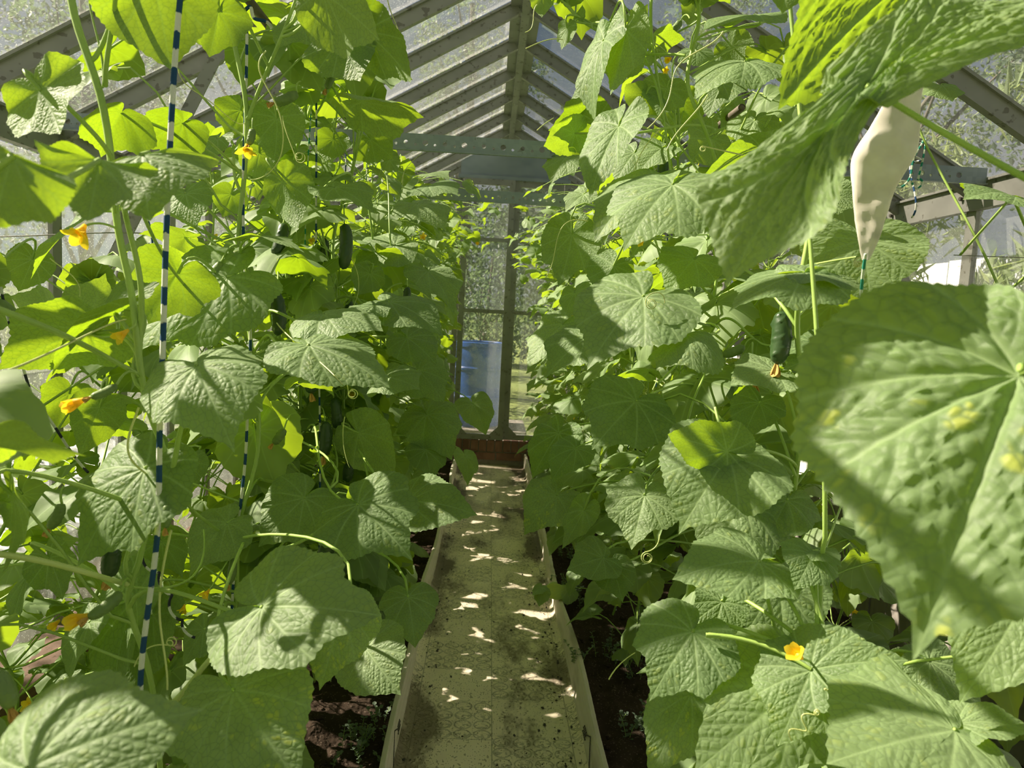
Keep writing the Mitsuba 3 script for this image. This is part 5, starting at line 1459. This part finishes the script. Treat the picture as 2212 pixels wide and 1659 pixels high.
scene['cloth'] = mat(base_color=mikit.proc(lambda p, n, uv: MX((0.52, 0.48, 0.40), (0.74, 0.70, 0.62), FB(p.x * 40, p.y * 40, p.z * 40, octaves=4)) * (1 - 0.35 * SS(.62, .74, FB(p.x * 14, p.y * 14, p.z * 14)))), roughness=0.95, sheen=0.5)
k = thing('cloth_strip', 'twisted white cloth strip hanging from the roof at the right, tied below', 'cloth')
cp = np.array([(2030, -120, 27), (2002, 0, 30), (1985, 90, 36), (1965, 170, 30), (1945, 225, 36), (1925, 290, 50), (1905, 340, 56), (1888, 400, 40), (1880, 460, 28), (1876, 510, 19), (1870, 562, 6)], float)
n_ = 60
s = np.linspace(0, 1, len(cp)); ss = np.linspace(0, 1, n_)
cx, cy, cw = (CubicSpline(s, cp[:, i])(ss) for i in range(3))
cen = np.array([at(a, b, 1.02) for a, b in zip(cx, cy)])
wid = 1.2 * np.clip(cw, 4, 90) / FPX * 1.02
ang = np.linspace(0, 2 * np.pi, 33)[:-1]
r = np.random.default_rng(5)
v = []
for i in range(n_):
    tw = .5 * np.sin(ss[i] * 5)
    fold = 1 + .10 * np.sin(3 * ang + 4 * ss[i]) + .05 * np.sin(5 * ang + 9 * ss[i])
    a_ = RIGHT * math.cos(tw * .4) + FWD * math.sin(tw * .4); b_ = FWD * math.cos(tw * .4) - RIGHT * math.sin(tw * .4)
    for q, w in zip(ang, fold):
        v.append(cen[i] + wid[i] * w * math.cos(q) * a_ + wid[i] * .33 * w * math.sin(q) * b_)
v = np.array(v)
v += (meshkit.fbm(v * 45, 3, 3) - .5)[:, None] * .006 * -FWD
ii, jj = np.meshgrid(np.arange(n_ - 1), np.arange(32), indexing='ij')
q = np.stack([ii * 32 + jj, ii * 32 + (jj + 1) % 32, (ii + 1) * 32 + (jj + 1) % 32, (ii + 1) * 32 + jj], -1).reshape(-1, 4)
part(k, 'band', mikit.ply((v, q), 'cloth', smooth=True))
lace = spline(pxline((1870, 548, 1.0), (1866, 575, 1.01), (1862, 610, 1.02), (1858, 700, 1.05)), 30)
rope(k, 'lace', lace, .0022, 'rope_green', 6)
k = thing('string_knot', 'tangled blue and pale green strings knotted around the right hand brace', 'string')
for pts, bs in ((((1992, 305, 2.55), (1980, 330, 2.5), (1972, 350, 2.5), (1965, 385, 2.5), (1940, 405, 2.5), (1932, 402, 2.5)), 'rope_green'), (((1998, 300, 2.55), (1996, 330, 2.5), (1990, 360, 2.5), (1982, 388, 2.5)), 'rope_green'),
                (((1992, 310, 2.55), (1970, 335, 2.5), (1990, 345, 2.5), (1975, 350, 2.55), (1972, 400, 2.5), (1970, 470, 2.5)), 'rope_blue'), (((1970, 390, 2.5), (1985, 405, 2.5), (1992, 395, 2.5), (1982, 385, 2.5)), 'rope_green')):
    rope(k, 'cord', spline(pxline(*pts), 40), .0035, bs, 6)

# ------------------------------------------------------------------ small weeds on the beds and along the boards
scene['weed_leaf'] = {**scene['tree_green']}
wr = np.random.default_rng(21)


def weed(lab, x, y, n, h, spread, z0=.05):
    k = thing('weed', lab, 'weed')
    st, lf = [], []
    for _ in range(n):
        a = wr.uniform(0, 6.28); L = h * wr.uniform(.5, 1.1)
        bx_, by_ = x + wr.normal(0, spread), y + wr.normal(0, spread * 1.4)
        c = spline([(bx_, by_, z0 - .02), (bx_ + .3 * L * math.cos(a), by_ + .3 * L * math.sin(a), z0 + L * .6), (bx_ + .6 * L * math.cos(a), by_ + .6 * L * math.sin(a), z0 + L)], 6)
        st.append(tube(c, .0009, 4, cap=False))
        for i in range(1, 6):
            for s in (-1, 1):
                d = unit([s * math.sin(a) + wr.normal(0, .3), -s * math.cos(a) + wr.normal(0, .3), .35])
                z = unit(np.array([0, 0, 1.0]) + wr.normal(0, .3, 3)); y_ = unit(d); z = unit(z - y_ * (z @ y_)); x_ = np.cross(y_, z)
                q = wr.uniform(.009, .019)
                vv = np.array([[0, 0, 0], [.45, .35, .06], [.42, .7, .05], [0, 1, -.05], [-.42, .7, .05], [-.45, .35, .06]]) * q
                lf.append(trimesh.Trimesh(c[i] + vv @ np.array([x_, y_, z]), [[0, 1, 2], [0, 2, 3], [0, 3, 4], [0, 4, 5]], process=False))
    part(k, 'sprigs', mikit.ply(cat(*st), 'stem', smooth=True))
    tag(part(k, 'leaves', mikit.ply(cat(*lf), 'weed_leaf')), kind='stuff')


weed('patch of chickweed behind the right board beside a yellowing leaf', .46, 3.35, 26, .09, .05)
weed('small chickweed sprig hanging over the right board', .39, 2.62, 5, .06, .012, .10)
weed('chickweed on the dark soil of the right bed under the hanging leaf cluster', .62, 2.75, 22, .08, .07)
weed('tiny weeds on the right bed beside the big lit leaf', .60, 2.25, 16, .06, .05)
weed('seedlings at the foot of the left board near the camera', -.32, 2.15, 18, .05, .05)
weed('weed sprigs on the left bed beside the board under the broad dark leaf', -.33, 2.6, 12, .06, .04)
weed('seedlings on the soil at the bottom of the picture right of the yellowing leaf', -.42, 1.85, 12, .05, .06)
weed('weeds on the far right bed near the bend of the shade', .55, 3.9, 20, .09, .06)
k = thing('seedling', 'small bright cucumber seedling leaning over the inside of the right board', 'seedling')
c = spline(pxline((1203, 1258, 2.55), (1185, 1262, 2.52), (1172, 1275, 2.5)), 8)
part(k, 'stem', mikit.ply(tube(c, .002, 5), 'stem', smooth=True))
for (a, b, c_, d_, nn) in ((1172, 1278, 1165, 1308, (-.2, .5, .85)), (1168, 1268, 1152, 1285, (-.4, .5, .7))):
    P, Q = at(a, b, 2.5), at(c_, d_, 2.47)
    part(k, 'leaf', {**PLAIN[23][0], 'to_world': T(frame(P, Q - P, unit(nn[0] * RIGHT + nn[1] * UP - nn[2] * FWD), np.linalg.norm(Q - P) * 1.1))})
